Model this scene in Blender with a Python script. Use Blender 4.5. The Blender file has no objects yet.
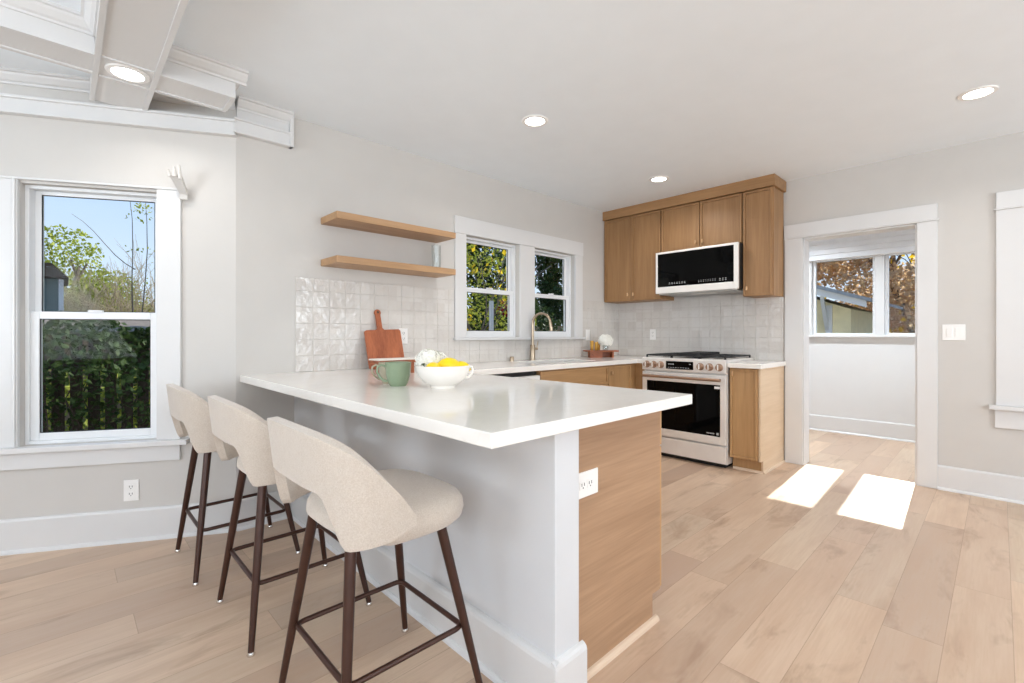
import bpy, bmesh, math, random
from math import pi, sin, cos, radians
from mathutils import Vector, Matrix
import numpy as np

random.seed(7)
SC = bpy.context.scene
COL = SC.collection
V = Vector

# ------------------------------------------------------------------ camera
F_PX, HORIZON, YAW = 467.8, 334.5, 46.2
cam_d = bpy.data.cameras.new('camera')
cam_d.sensor_width = 36.0
cam_d.lens = F_PX / 1024 * 36
cam_d.shift_y = -(341.5 - HORIZON) / 1024
cam_d.clip_start = 0.05
cam = bpy.data.objects.new('camera', cam_d)
cam.location = (-4.738, -3.125, 1.1564)
cam.rotation_euler = (radians(90), 0, radians(YAW - 90))
COL.objects.link(cam)
SC.camera = cam

# ------------------------------------------------------------------ view, sky, sun
SC.view_settings.view_transform = 'Standard'
SC.view_settings.look = 'None'
SC.view_settings.gamma = 1.0
SC.view_settings.use_curve_mapping = False
SC.view_settings.exposure = 0.10
SC.cycles.max_bounces = 10
SC.cycles.diffuse_bounces = 6
SC.cycles.glossy_bounces = 4
SC.cycles.transparent_max_bounces = 16
SC.cycles.caustics_reflective = False
SC.cycles.caustics_refractive = False
SC.cycles.sample_clamp_indirect = 4.0

w = bpy.data.worlds.new('sky')
SC.world = w
w.use_nodes = True
wn = w.node_tree
wn.nodes.clear()
tc = wn.nodes.new('ShaderNodeTexCoord')
sp = wn.nodes.new('ShaderNodeSeparateXYZ')
cr = wn.nodes.new('ShaderNodeValToRGB')
bg = wn.nodes.new('ShaderNodeBackground')
wo = wn.nodes.new('ShaderNodeOutputWorld')
wn.links.new(tc.outputs['Generated'], sp.inputs[0])
wn.links.new(sp.outputs['Z'], cr.inputs[0])
cr.color_ramp.elements[0].position = 0.0
cr.color_ramp.elements[0].color = (0.76, 0.86, 0.98, 1)
cr.color_ramp.elements[1].position = 0.42
cr.color_ramp.elements[1].color = (0.30, 0.50, 0.90, 1)
wn.links.new(cr.outputs[0], bg.inputs[0])
bg.inputs[1].default_value = 1.1
wn.links.new(bg.outputs[0], wo.inputs[0])

sun_d = bpy.data.lights.new('sun', 'SUN')
sun_d.energy = 7.0
sun_d.angle = radians(0.5)
sun_d.color = (1.0, 0.95, 0.86)
sun = bpy.data.objects.new('sun', sun_d)
sun.rotation_euler = V((-1, -0.043, -0.658)).to_track_quat('-Z', 'Y').to_euler()
sun.location = (6, 0, 6)
COL.objects.link(sun)


def daylight_fill(name, loc, rot, sx, sy, power, col=(0.84, 0.925, 1.0)):
    """daylight lamp added in a window opening, standing in for the sky outside"""
    d = bpy.data.lights.new(name, 'AREA')
    d.shape = 'RECTANGLE'
    d.size, d.size_y = sx, sy
    d.energy = power
    d.color = col
    o = bpy.data.objects.new(name, d)
    o.location = loc
    o.rotation_euler = rot
    COL.objects.link(o)
    return o


# added fill lamps in unseen living room windows, tilted up to brighten the ceiling
daylight_fill('daylight_fill_front_a', (-2.2, -6.98, 1.45), (radians(138), 0, 0), 2.0, 1.6, 96)
daylight_fill('daylight_fill_front_b', (-5.8, -6.98, 1.45), (radians(138), 0, 0), 2.0, 1.6, 96)
daylight_fill('daylight_fill_left_a', (-7.98, -1.2, 1.45), (radians(135), 0, radians(-90)), 1.8, 1.6, 70)
daylight_fill('daylight_fill_left_b', (-7.98, -4.6, 1.45), (radians(135), 0, radians(-90)), 1.8, 1.6, 70)


# ------------------------------------------------------------------ colour + node helpers
def srgb(r, g, b):
    def f(c):
        c /= 255.0
        return c / 12.92 if c <= 0.04045 else ((c + 0.055) / 1.055) ** 2.4
    return (f(r), f(g), f(b), 1.0)


class NT:
    def __init__(self, name):
        self.m = bpy.data.materials.new(name)
        self.m.use_nodes = True
        self.t = self.m.node_tree
        self.t.nodes.clear()
        self.out = self.n('ShaderNodeOutputMaterial')
        self.b = self.n('ShaderNodeBsdfPrincipled')
        self.t.links.new(self.b.outputs[0], self.out.inputs[0])

    def n(self, k, **kw):
        x = self.t.nodes.new(k)
        for a, v in kw.items():
            setattr(x, a, v)
        return x

    def l(self, a, b):
        self.t.links.new(a, b)

    def put(self, sock, v):
        if isinstance(v, bpy.types.NodeSocket):
            self.l(v, sock)
        else:
            sock.default_value = v

    def math(self, op, a, b=0.0, c=None):
        x = self.n('ShaderNodeMath', operation=op)
        self.put(x.inputs[0], a)
        self.put(x.inputs[1], b)
        if c is not None:
            self.put(x.inputs[2], c)
        return x.outputs[0]

    def obj(self):
        return self.n('ShaderNodeTexCoord').outputs['Object']

    def sep(self, v):
        s = self.n('ShaderNodeSeparateXYZ')
        self.l(v, s.inputs[0])
        return s.outputs

    def comb(self, x, y, z):
        s = self.n('ShaderNodeCombineXYZ')
        for i, q in enumerate((x, y, z)):
            self.put(s.inputs[i], q)
        return s.outputs[0]

    def noise(self, vec, scale=5, detail=4, rough=0.5, dist=0.0):
        x = self.n('ShaderNodeTexNoise')
        self.l(vec, x.inputs['Vector'])
        x.inputs['Scale'].default_value = scale
        x.inputs['Detail'].default_value = detail
        x.inputs['Roughness'].default_value = rough
        x.inputs['Distortion'].default_value = dist
        return x.outputs['Fac']

    def mapping(self, vec, scale=(1, 1, 1), loc=(0, 0, 0)):
        x = self.n('ShaderNodeMapping')
        self.l(vec, x.inputs[0])
        x.inputs['Scale'].default_value = scale
        x.inputs['Location'].default_value = loc
        return x.outputs[0]

    def ramp(self, fac, stops):
        x = self.n('ShaderNodeValToRGB')
        self.l(fac, x.inputs[0])
        el = x.color_ramp.elements
        while len(el) < len(stops):
            el.new(0.5)
        for e, (p, c) in zip(el, stops):
            e.position = p
            e.color = c
        return x.outputs[0]

    def mix(self, fac, a, b, mode='MIX'):
        x = self.n('ShaderNodeMix', data_type='RGBA', blend_type=mode)
        self.put(x.inputs[0], fac)
        self.put(x.inputs[6], a)
        self.put(x.inputs[7], b)
        return x.outputs[2]

    def bump(self, h, strength=0.2, dist=0.01):
        x = self.n('ShaderNodeBump')
        x.inputs['Strength'].default_value = strength
        x.inputs['Distance'].default_value = dist
        self.l(h, x.inputs['Height'])
        self.l(x.outputs[0], self.b.inputs['Normal'])

    def base(self, v):
        self.put(self.b.inputs['Base Color'], v)

    def set(self, **kw):
        for k, v in kw.items():
            self.b.inputs[k.replace('_', ' ')].default_value = v
        return self


MATS = {}


def plain(name, col, rough=0.5, metal=0.0, var=0.04, vscale=6, bump=0.0, bscale=60, spec=0.5):
    """a painted or moulded surface with faint tonal variation"""
    t = NT(name)
    o = t.obj()
    n = t.noise(o, vscale, 3)
    lo = tuple(c * (1 - var) for c in col[:3]) + (1,)
    hi = tuple(min(1, c * (1 + var)) for c in col[:3]) + (1,)
    t.base(t.ramp(n, [(0.3, lo), (0.7, hi)]))
    t.set(Roughness=rough, Metallic=metal)
    t.b.inputs['Specular IOR Level'].default_value = spec
    if bump:
        t.bump(t.noise(o, bscale, 3), bump, 0.004)
    MATS[name] = t.m
    return t.m


def wood(name, col_lo, col_hi, axis='Z', rough=0.45, fine=1.0):
    """oak veneer; the grain runs along one axis"""
    t = NT(name)
    o = t.obj()
    s = {'X': (1.2, 16, 16), 'Y': (16, 1.2, 16), 'Z': (16, 16, 1.2)}[axis]
    s2 = {'X': (4, 140, 140), 'Y': (140, 4, 140), 'Z': (140, 140, 4)}[axis]
    s3 = {'X': (.35, 3, 3), 'Y': (3, .35, 3), 'Z': (3, 3, .35)}[axis]
    a = t.noise(t.mapping(o, s), 1.0, 4, 0.55, 0.6)
    b = t.noise(t.mapping(o, s2), 1.0, 2, 0.5)
    c = t.noise(t.mapping(o, s3), 1.0, 2, 0.5)
    h = t.math('ADD', t.math('MULTIPLY', a, 0.5), t.math('MULTIPLY', b, 0.25 * fine))
    h = t.math('ADD', h, t.math('MULTIPLY', c, 0.35))
    t.base(t.ramp(h, [(0.38, col_lo), (0.72, col_hi)]))
    t.set(Roughness=rough)
    t.bump(b, 0.06, 0.002)
    MATS[name] = t.m
    return t.m


def make_floor_mat():
    t = NT('oak_plank_floor')
    x, y, z = t.sep(t.obj())
    W, L = 0.18, 1.5
    yy = t.math('DIVIDE', t.math('ADD', y, 2.62 + 0.18 * 100), W)
    row = t.math('FLOOR', yy)
    fy = t.math('FRACT', yy)
    wn1 = t.n('ShaderNodeTexWhiteNoise', noise_dimensions='1D')
    t.l(row, wn1.inputs['W'])
    xx = t.math('DIVIDE', t.math('ADD', t.math('ADD', x, 60.0), t.math('MULTIPLY', wn1.outputs['Value'], 9.0)), L)
    colm = t.math('FLOOR', xx)
    fx = t.math('FRACT', xx)
    wn2 = t.n('ShaderNodeTexWhiteNoise', noise_dimensions='2D')
    t.l(t.comb(row, colm, 0.0), wn2.inputs['Vector'])
    rnd = wn2.outputs['Value']
    rc = t.sep(wn2.outputs['Color'])
    gx = t.math('ADD', t.math('MULTIPLY', x, 1.5), t.math('MULTIPLY', rnd, 37.0))
    gy = t.math('MULTIPLY', y, 11.0)
    g1 = t.noise(t.comb(gx, gy, t.math('MULTIPLY', rc[1], 20.0)), 1.0, 4, 0.6, 0.25)
    g2 = t.noise(t.comb(t.math('MULTIPLY', gx, 4), t.math('MULTIPLY', y, 120.0), rnd), 1.0, 2, 0.5)
    kn = t.noise(t.comb(t.math('MULTIPLY', gx, 1.0), t.math('MULTIPLY', y, 4.5), rc[2]), 1.3, 4, 0.65, 0.5)
    tone = t.ramp(rnd, [(0.0, srgb(208, 182, 157)), (0.25, srgb(188, 164, 144)), (0.5, srgb(215, 188, 162)),
                        (0.75, srgb(203, 182, 159)), (1.0, srgb(186, 158, 138))])
    c = t.mix(t.ramp(g1, [(0.25, (.65, .65, .65, 1)), (0.62, (0, 0, 0, 1))]), tone, srgb(182, 150, 124))
    c = t.mix(t.math('MULTIPLY', t.ramp(g2, [(0.42, (0, 0, 0, 1)), (0.75, (1, 1, 1, 1))]), 0.38), c, srgb(188, 158, 132))
    c = t.mix(t.math('MULTIPLY', t.ramp(kn, [(0.54, (0, 0, 0, 1)), (0.72, (1, 1, 1, 1))]), 0.6), c, srgb(146, 116, 92))
    ey = t.math('MULTIPLY', t.math('MINIMUM', fy, t.math('SUBTRACT', 1.0, fy)), W)
    ex = t.math('MULTIPLY', t.math('MINIMUM', fx, t.math('SUBTRACT', 1.0, fx)), L)
    e = t.math('MINIMUM', ex, ey)
    seam = t.math('LESS_THAN', e, 0.0013)
    c = t.mix(t.math('MULTIPLY', seam, 0.45), c, srgb(140, 112, 88))
    t.base(c)
    t.put(t.b.inputs['Roughness'], t.math('ADD', 0.34, t.math('MULTIPLY', g1, 0.15)))
    h = t.math('SUBTRACT', t.math('MULTIPLY', g2, 0.12), seam)
    t.bump(h, 0.18, 0.002)
    MATS['floor'] = t.m
    return t.m


def make_tile_mat(name, ax, org):
    t = NT(name)
    o = t.obj()
    x, y, z = t.sep(o)
    u = x if ax == 'X' else y
    iu = t.math('FLOOR', t.math('DIVIDE', t.math('ADD', u, org), 0.109))
    iv = t.math('FLOOR', t.math('DIVIDE', t.math('SUBTRACT', z, 0.914), 0.1052))
    wn2 = t.n('ShaderNodeTexWhiteNoise', noise_dimensions='2D')
    t.l(t.comb(iu, iv, 0.0), wn2.inputs['Vector'])
    c = t.ramp(wn2.outputs['Value'], [(0.0, srgb(206, 200, 194)), (0.5, srgb(211, 206, 200)), (1.0, srgb(216, 212, 207))])
    cloud = t.noise(o, 28, 3, 0.6)
    c = t.mix(t.math('MULTIPLY', cloud, 0.22), c, srgb(186, 179, 172))
    t.base(c)
    t.set(Roughness=0.12)
    t.bump(t.noise(o, 26, 2, 0.5), 0.5, 0.012)
    MATS[name] = t.m
    return t.m


def make_glass(name='window_glass', tint=(0.97, 0.99, 0.98, 1), k=0.003):
    t = NT(name)
    t.t.nodes.remove(t.b)
    tr = t.n('ShaderNodeBsdfTransparent')
    tr.inputs[0].default_value = tint
    gl = t.n('ShaderNodeBsdfGlossy')
    gl.inputs['Roughness'].default_value = 0.02
    lw = t.n('ShaderNodeLayerWeight')
    lw.inputs['Blend'].default_value = 0.15
    f = t.math('ADD', t.math('MULTIPLY', lw.outputs['Fresnel'], 0.12), k)
    mx = t.n('ShaderNodeMixShader')
    t.l(f, mx.inputs[0])
    t.l(tr.outputs[0], mx.inputs[1])
    t.l(gl.outputs[0], mx.inputs[2])
    t.l(mx.outputs[0], t.out.inputs[0])
    MATS[name] = t.m
    return t.m


def emit(name, col, s):
    t = NT(name)
    t.t.nodes.remove(t.b)
    e = t.n('ShaderNodeEmission')
    e.inputs[0].default_value = col
    e.inputs[1].default_value = s
    t.l(e.outputs[0], t.out.inputs[0])
    MATS[name] = t.m
    return t.m


def leafmat(name, stops, rough=0.6, tr=0.25):
    t = NT(name)
    o = t.obj()
    n = t.noise(o, 3.0, 2)
    n2 = t.noise(o, 23.0, 2)
    f = t.math('ADD', t.math('MULTIPLY', n, 0.4), t.math('MULTIPLY', n2, 0.6))
    c = t.ramp(f, stops)
    t.base(c)
    t.set(Roughness=rough)
    t.b.inputs['Specular IOR Level'].default_value = 0.25
    tl = t.n('ShaderNodeBsdfTranslucent')
    t.l(c, tl.inputs[0])
    mx = t.n('ShaderNodeMixShader')
    mx.inputs[0].default_value = tr
    t.l(t.b.outputs[0], mx.inputs[1])
    t.l(tl.outputs[0], mx.inputs[2])
    t.l(mx.outputs[0], t.out.inputs[0])
    MATS[name] = t.m
    return t.m


M_wall = plain('warm_white_wall_paint', srgb(202, 198, 193), 0.72, var=0.012, bump=0.05, bscale=90)
M_ceil = plain('white_ceiling_paint', srgb(238, 244, 249), 0.62, var=0.01)
M_trim = plain('white_trim_paint', srgb(216, 215, 214), 0.38, var=0.01)
M_vinyl = plain('white_vinyl', srgb(228, 229, 230), 0.35, var=0.01)
M_half = plain('white_half_wall_paint', srgb(211, 212, 214), 0.5, var=0.012)
M_floor = make_floor_mat()
M_tileX = make_tile_mat('glazed_tile_sink_wall', 'X', 3.667)
M_tileY = make_tile_mat('glazed_tile_range_wall', 'Y', 0.0)
M_grout = plain('pale_grout', srgb(205, 199, 192), 0.85)
OAK_LO, OAK_HI = srgb(136, 99, 62), srgb(170, 130, 88)
M_oakZ = wood('oak_veneer_vertical', OAK_LO, OAK_HI, 'Z')
M_oakY = wood('oak_veneer_across', OAK_LO, OAK_HI, 'Y')
B_LO, B_HI = srgb(160, 122, 80), srgb(194, 154, 108)
M_baseZ = wood('oak_base_veneer', B_LO, B_HI, 'Z')
M_oakX = wood('oak_shelf', srgb(158, 120, 84), srgb(186, 148, 108), 'X')
M_oakP = wood('oak_veneer_pale_end', srgb(150, 116, 88), srgb(180, 145, 114), 'X', fine=1.2)
M_oakE = wood('oak_veneer_pale_side', srgb(205, 178, 146), srgb(222, 198, 170), 'X')
M_shoe = wood('oak_shoe_mould', srgb(205, 178, 150), srgb(226, 204, 180), 'X')
M_dark = plain('dark_roof_and_hole_shade', srgb(70, 50, 34), 0.7)  # dark brown for the shed roof and the painted shade of the board's hole
M_brass = plain('satin_brass', srgb(226, 190, 150), 0.3, 1.0)
M_copper = plain('brushed_bronze', srgb(176, 146, 124), 0.34, 0.9)
M_nickel = plain('brushed_champagne_nickel', srgb(172, 154, 132), 0.28, 1.0)
M_steel = plain('light_stainless', srgb(240, 236, 231), 0.36, 0.35)
M_steel2 = plain('sink_stainless', srgb(190, 188, 184), 0.3, 1.0)
M_white = plain('white_enamel', srgb(238, 236, 233), 0.3)
M_black = plain('black_glass', (0.002, 0.002, 0.002, 1), 0.04, var=0, spec=0.1)
M_blackp = plain('black_plastic', (0.012, 0.012, 0.012, 1), 0.5)
M_iron = plain('cast_iron', (0.016, 0.016, 0.017, 1), 0.6, bump=0.2, bscale=200)
M_print = plain('printed_marks', srgb(190, 190, 190), 0.5)
M_legs = plain('dark_walnut_metal', srgb(66, 40, 30), 0.35, 0.3, var=0.1, vscale=25)
M_chrome = plain('chrome', srgb(225, 220, 215), 0.15, 1.0)
M_board = wood('acacia_board', srgb(128, 62, 32), srgb(188, 108, 66), 'Z', 0.5)
M_riser = wood('acacia_riser', srgb(112, 54, 26), srgb(172, 98, 56), 'X', 0.5)
M_linen = plain('white_linen', srgb(236, 230, 222), 0.9)
M_green = plain('sage_green_glaze', srgb(134, 150, 122), 0.22, var=0.05, vscale=30)
M_greenb = plain('grey_beige_glaze', srgb(168, 160, 138), 0.25, var=0.05, vscale=30)
M_bowl = plain('white_ceramic', srgb(236, 231, 224), 0.22)
M_lemon = plain('lemon_skin', srgb(246, 214, 10), 0.42, var=0.08, vscale=30, bump=0.3, bscale=120)
M_petal = plain('white_petals', srgb(246, 244, 236), 0.8, var=0.05, vscale=40)
M_stem = plain('green_stem', srgb(70, 92, 44), 0.6)
M_gold = plain('amber_candle_glass', srgb(206, 158, 74), 0.15, 0.45)
M_glass = make_glass()
M_clear = make_glass('clear_drinking_glass', (0.93, 0.95, 0.95, 1), 0.10)
M_lamp = emit('lit_downlight_lens', (1, 0.97, 0.93, 1), 9.0)


def make_quartz():
    t = NT('white_quartz')
    o = t.obj()
    n = t.noise(o, 2.2, 5, 0.6, 1.4)
    v = t.ramp(n, [(0.46, (0, 0, 0, 1)), (0.5, (1, 1, 1, 1)), (0.54, (0, 0, 0, 1))])
    c = t.mix(t.math('MULTIPLY', v, 0.10), srgb(240, 236, 230), srgb(214, 206, 196))
    t.base(c)
    t.set(Roughness=0.10)
    return t.m


def make_fabric():
    t = NT('oatmeal_fabric')
    o = t.obj()
    n = t.noise(o, 260, 3, 0.7)
    n2 = t.noise(o, 40, 3, 0.6)
    f = t.math('ADD', t.math('MULTIPLY', n, 0.85), t.math('MULTIPLY', n2, 0.15))
    t.base(t.ramp(f, [(0.30, srgb(186, 172, 158)), (0.5, srgb(198, 186, 173)), (0.70, srgb(208, 198, 187))]))
    t.set(Roughness=0.95)
    t.b.inputs['Sheen Weight'].default_value = 0.3
    t.bump(n, 0.5, 0.002)
    return t.m


M_quartz = make_quartz()
M_fabric = make_fabric()

# ------------------------------------------------------------------ object helpers
OFF = {}


def tag(o, label=None, cat=None, group=None, kind=None):
    if label:
        o['label'] = label
    if cat:
        o['category'] = cat
    if group:
        o['group'] = group
    if kind:
        o['kind'] = kind
    return o


def empty(name, loc=(0, 0, 0), label=None, cat=None, group=None, kind=None, rz=0.0):
    o = bpy.data.objects.new(name, None)
    o.empty_display_size = 0.1
    o.location = loc
    o.rotation_euler = (0, 0, rz)
    COL.objects.link(o)
    OFF[o.name] = V(loc)
    return tag(o, label, cat, group, kind)


class MB:
    def __init__(self):
        self.bm = bmesh.new()

    def box(self, x0, x1, y0, y1, z0, z1, M=None):
        x0, x1 = min(x0, x1), max(x0, x1)
        y0, y1 = min(y0, y1), max(y0, y1)
        z0, z1 = min(z0, z1), max(z0, z1)
        vs = [V((x, y, z)) for z in (z0, z1) for x, y in ((x0, y0), (x1, y0), (x1, y1), (x0, y1))]
        if M is not None:
            vs = [M @ v for v in vs]
        b = [self.bm.verts.new(v) for v in vs]
        for f in ((3, 2, 1, 0), (4, 5, 6, 7), (0, 1, 5, 4), (1, 2, 6, 5), (2, 3, 7, 6), (3, 0, 4, 7)):
            self.bm.faces.new([b[i] for i in f])
        return self

    def prism(self, pts, vec, M=None):
        """polygon pts (3D, ordered) extruded by vec"""
        vec = V(vec)
        a = [V(p) for p in pts]
        c = [p + vec for p in a]
        if M is not None:
            a = [M @ p for p in a]
            c = [M @ p for p in c]
        a = [self.bm.verts.new(p) for p in a]
        c = [self.bm.verts.new(p) for p in c]
        n = len(a)
        self.bm.faces.new(a[::-1])
        self.bm.faces.new(c)
        for i in range(n):
            j = (i + 1) % n
            self.bm.faces.new((a[i], a[j], c[j], c[i]))
        return self

    def tube(self, pts, rad, seg=12, caps=True):
        pts = [V(p) for p in pts]
        if not isinstance(rad, (list, tuple)):
            rad = [rad] * len(pts)
        rings = []
        up = None
        for i, p in enumerate(pts):
            if i == 0:
                d = pts[1] - p
            elif i == len(pts) - 1:
                d = p - pts[i - 1]
            else:
                d = (pts[i + 1] - p).normalized() + (p - pts[i - 1]).normalized()
            d.normalize()
            if up is None:
                up = V((0, 0, 1)) if abs(d.z) < 0.9 else V((1, 0, 0))
            s = d.cross(up)
            if s.length < 1e-5:
                s = d.cross(V((0, 1, 0)))
            s.normalize()
            u = s.cross(d).normalized()
            up = u
            rings.append([self.bm.verts.new(p + (s * cos(a) + u * sin(a)) * rad[i])
                          for a in [2 * pi * k / seg for k in range(seg)]])
        for a, b in zip(rings, rings[1:]):
            for k in range(seg):
                self.bm.faces.new((a[k], b[k], b[(k + 1) % seg], a[(k + 1) % seg]))
        if caps:
            self.bm.faces.new(rings[0])
            self.bm.faces.new(rings[-1][::-1])
        return self

    def ring(self, pts, rad, seg=10):
        """closed tube"""
        pts = [V(p) for p in pts]
        n = len(pts)
        rings = []
        for i, p in enumerate(pts):
            d = (pts[(i + 1) % n] - pts[i - 1]).normalized()
            s = d.cross(V((0, 0, 1)))
            if s.length < 1e-4:
                s = V((1, 0, 0))
            s.normalize()
            u = s.cross(d).normalized()
            rings.append([self.bm.verts.new(p + (s * cos(a) + u * sin(a)) * rad)
                          for a in [2 * pi * k / seg for k in range(seg)]])
        for i in range(n):
            a, b = rings[i], rings[(i + 1) % n]
            for k in range(seg):
                self.bm.faces.new((a[k], b[k], b[(k + 1) % seg], a[(k + 1) % seg]))
        return self

    def lathe(self, prof, c=(0, 0, 0), seg=32, axis='Z', caps=True, sc=(1, 1)):
        c = V(c)
        rings = []
        for r, z in prof:
            ring = []
            for k in range(seg):
                a = 2 * pi * k / seg
                p = V((r * cos(a) * sc[0], r * sin(a) * sc[1], z))
                if axis == 'X':
                    p = V((-p.z, p.x, p.y))      # profile runs towards -X
                elif axis == 'Y':
                    p = V((p.x, -p.z, p.y))
                ring.append(self.bm.verts.new(c + p))
            rings.append(ring)
        for a, b in zip(rings, rings[1:]):
            for k in range(seg):
                self.bm.faces.new((a[k], a[(k + 1) % seg], b[(k + 1) % seg], b[k]))
        if caps:
            if prof[0][0] > 1e-5:
                self.bm.faces.new(rings[0][::-1])
            if prof[-1][0] > 1e-5:
                self.bm.faces.new(rings[-1])
        return self

    def blob(self, c, r, sc=(1, 1, 1), sub=2, rot=None, jitter=0.0):
        res = bmesh.ops.create_icosphere(self.bm, subdivisions=sub, radius=r)
        for v in res['verts']:
            p = V((v.co.x * sc[0], v.co.y * sc[1], v.co.z * sc[2]))
            if jitter:
                p *= 1 + random.uniform(-jitter, jitter)
            if rot is not None:
                p = rot @ p
            v.co = p + V(c)
        return self

    def build(self, name, mat, parent=None, smooth=False, bevel=0.0, bseg=2, subsurf=0, weld=False):
        if weld:
            bmesh.ops.remove_doubles(self.bm, verts=self.bm.verts, dist=1e-5)
        bmesh.ops.recalc_face_normals(self.bm, faces=self.bm.faces)
        if parent is not None:
            off = OFF[parent.name]
            if off.length > 0:
                for v in self.bm.verts:
                    v.co -= off
        me = bpy.data.meshes.new(name)
        self.bm.to_mesh(me)
        self.bm.free()
        o = bpy.data.objects.new(name, me)
        COL.objects.link(o)
        me.materials.append(mat)
        if parent is not None:
            o.parent = parent
            OFF[o.name] = OFF[parent.name].copy()
        else:
            OFF[o.name] = V((0, 0, 0))
        if smooth:
            for p in me.polygons:
                p.use_smooth = True
            try:
                me.set_sharp_from_angle(angle=radians(40))
            except Exception:
                pass
        if bevel:
            m = o.modifiers.new('bevel', 'BEVEL')
            m.width = bevel
            m.segments = bseg
            m.limit_method = 'ANGLE'
            m.angle_limit = radians(40)
            m.harden_normals = False
        if subsurf:
            m = o.modifiers.new('subsurf', 'SUBSURF')
            m.levels = m.render_levels = subsurf
        return o


def struct(o):
    o['kind'] = 'structure'
    return o


def copy_tree(o, parent=None, dloc=(0, 0, 0)):
    kids = list(o.children)
    c = o.copy()
    COL.objects.link(c)
    c.parent = parent
    OFF[c.name] = OFF[o.name] + V(dloc)
    for ch in kids:
        copy_tree(ch, c, dloc)
    return c


def wall_mesh(name, origin, ang, length, height, thick, holes, mat, side=1, z0=0.0):
    """wall face along direction ang from origin; thickness goes to the left (side=1) or right (-1)"""
    d = V((cos(ang), sin(ang), 0))
    n = V((-sin(ang), cos(ang), 0)) * side
    us = sorted(set([0, length] + [h for q in holes for h in q[:2]]))
    zs = sorted(set([z0, height] + [h for q in holes for h in q[2:]]))

    def solid(i, j):
        if i < 0 or j < 0 or i >= len(us) - 1 or j >= len(zs) - 1:
            return False
        u, z = (us[i] + us[i + 1]) / 2, (zs[j] + zs[j + 1]) / 2
        return not any(a < u < b and c < z < e for a, b, c, e in holes)
    m = MB()
    O = V(origin)

    def q(*p):
        m.bm.faces.new([m.bm.verts.new(O + d * u + V((0, 0, z)) + n * t) for u, z, t in p])
    for i in range(len(us) - 1):
        for j in range(len(zs) - 1):
            if not solid(i, j):
                continue
            a, b, c, e = us[i], us[i + 1], zs[j], zs[j + 1]
            q((a, c, 0), (b, c, 0), (b, e, 0), (a, e, 0))
            q((a, c, thick), (a, e, thick), (b, e, thick), (b, c, thick))
            if not solid(i - 1, j):
                q((a, c, 0), (a, e, 0), (a, e, thick), (a, c, thick))
            if not solid(i + 1, j):
                q((b, c, 0), (b, c, thick), (b, e, thick), (b, e, 0))
            if not solid(i, j - 1):
                q((a, c, 0), (a, c, thick), (b, c, thick), (b, c, 0))
            if not solid(i, j + 1):
                q((a, e, 0), (b, e, 0), (b, e, thick), (a, e, thick))
    return struct(m.build(name, mat, weld=True))


# ------------------------------------------------------------------ room shell
H = 2.545
AX = -4.002
AANG = radians(-28.15)
TA = V((cos(AANG), sin(AANG), 0))           # along the bay wall, towards the corner
NA = V((-sin(AANG), cos(AANG), 0))          # outwards
SLEN = 2.3
A_END = V((AX, 0, 0)) - TA * SLEN


def MA(z=0.0):
    """frame of the bay wall: x = along wall (0 at corner), y = outward"""
    return Matrix(((TA.x, NA.x, 0, AX), (TA.y, NA.y, 0, 0), (0, 0, 1, z), (0, 0, 0, 1)))


fl = MB()
fl.bm.faces.new([fl.bm.verts.new(p) for p in
                 [(0.14, 0.05, 0), (0.14, -7, 0), (-8, -7, 0), (-8, A_END.y + .05, 0), (A_END.x, A_END.y + .05, 0), (AX, 0.05, 0)]])
fl.box(0.14, 1.9, -5.2, -0.5, -0.05, 0)
struct(fl.build('floor', M_floor))
ce = MB()
ce.prism([(0.0, 0.0, H), (0.0, -7, H), (-8, -7, H), (-8, A_END.y, H), (A_END.x, A_END.y, H), (AX, 0, H)], (0, 0, .1))
struct(ce.build('ceiling', M_ceil))
ce2 = MB()
ce2.box(0.1395, 1.99, -5.2, -0.5, 2.45, 2.53)
struct(ce2.build('ceiling_far_room', M_ceil))

WIN_B = [(-2.29, -1.651), (-1.453, -0.826)]
wall_mesh('wall_back', (AX, 0, 0), 0.0, -AX + 0.14, H + .1, 0.15,
          [(a - AX, b - AX, 1.13, 1.998) for a, b in WIN_B], M_wall)
wall_mesh('wall_bay', tuple(A_END), AANG, SLEN, H + .1, 0.15,
          [(SLEN - 1.024, SLEN - .395, .56, 1.965), (SLEN - 1.80, SLEN - 1.17, .56, 1.965)], M_wall)
wall_mesh('wall_right', (0, 0, 0), radians(-90), 7.0, H + .1, 0.14,
          [(1.915, 2.684, -1, 2.01), (3.25, 4.1, .66, 2.02)], M_wall, z0=0.0)
wall_mesh('wall_bay_side', (-8, A_END.y, 0), 0.0, 8 + A_END.x, H + .1, 0.15, [], M_wall)
wall_mesh('wall_left', (-8, -7, 0), radians(90), 7 + A_END.y, H + .1, 0.15,
          [(7 - 5.5, 7 - 3.7, .65, 2.25), (7 - 2.1, 7 - .3, .65, 2.25)], M_wall)
wall_mesh('wall_front', (-8, -7, 0), 0.0, 8.14, H + .1, 0.15,
          [(8 - 6.8, 8 - 4.8, .65, 2.25), (8 - 3.2, 8 - 1.2, .65, 2.25)], M_wall, side=-1)
FX = 1.85
wall_mesh('wall_far_room', (FX, -0.5, 0), radians(-90), 4.7, 2.5, 0.13,
          [(1.04, 1.656, 1.15, 2.05), (1.738, 2.354, 1.15, 2.05)], M_trim)
wall_mesh('wall_far_room_left', (0.14, -0.5, 0), 0.0, FX - .14, 2.5, 0.1, [], M_trim)
wall_mesh('wall_far_room_right', (0.14, -5.2, 0), 0.0, FX - .14, 2.5, 0.1, [], M_trim, side=-1)


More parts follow.
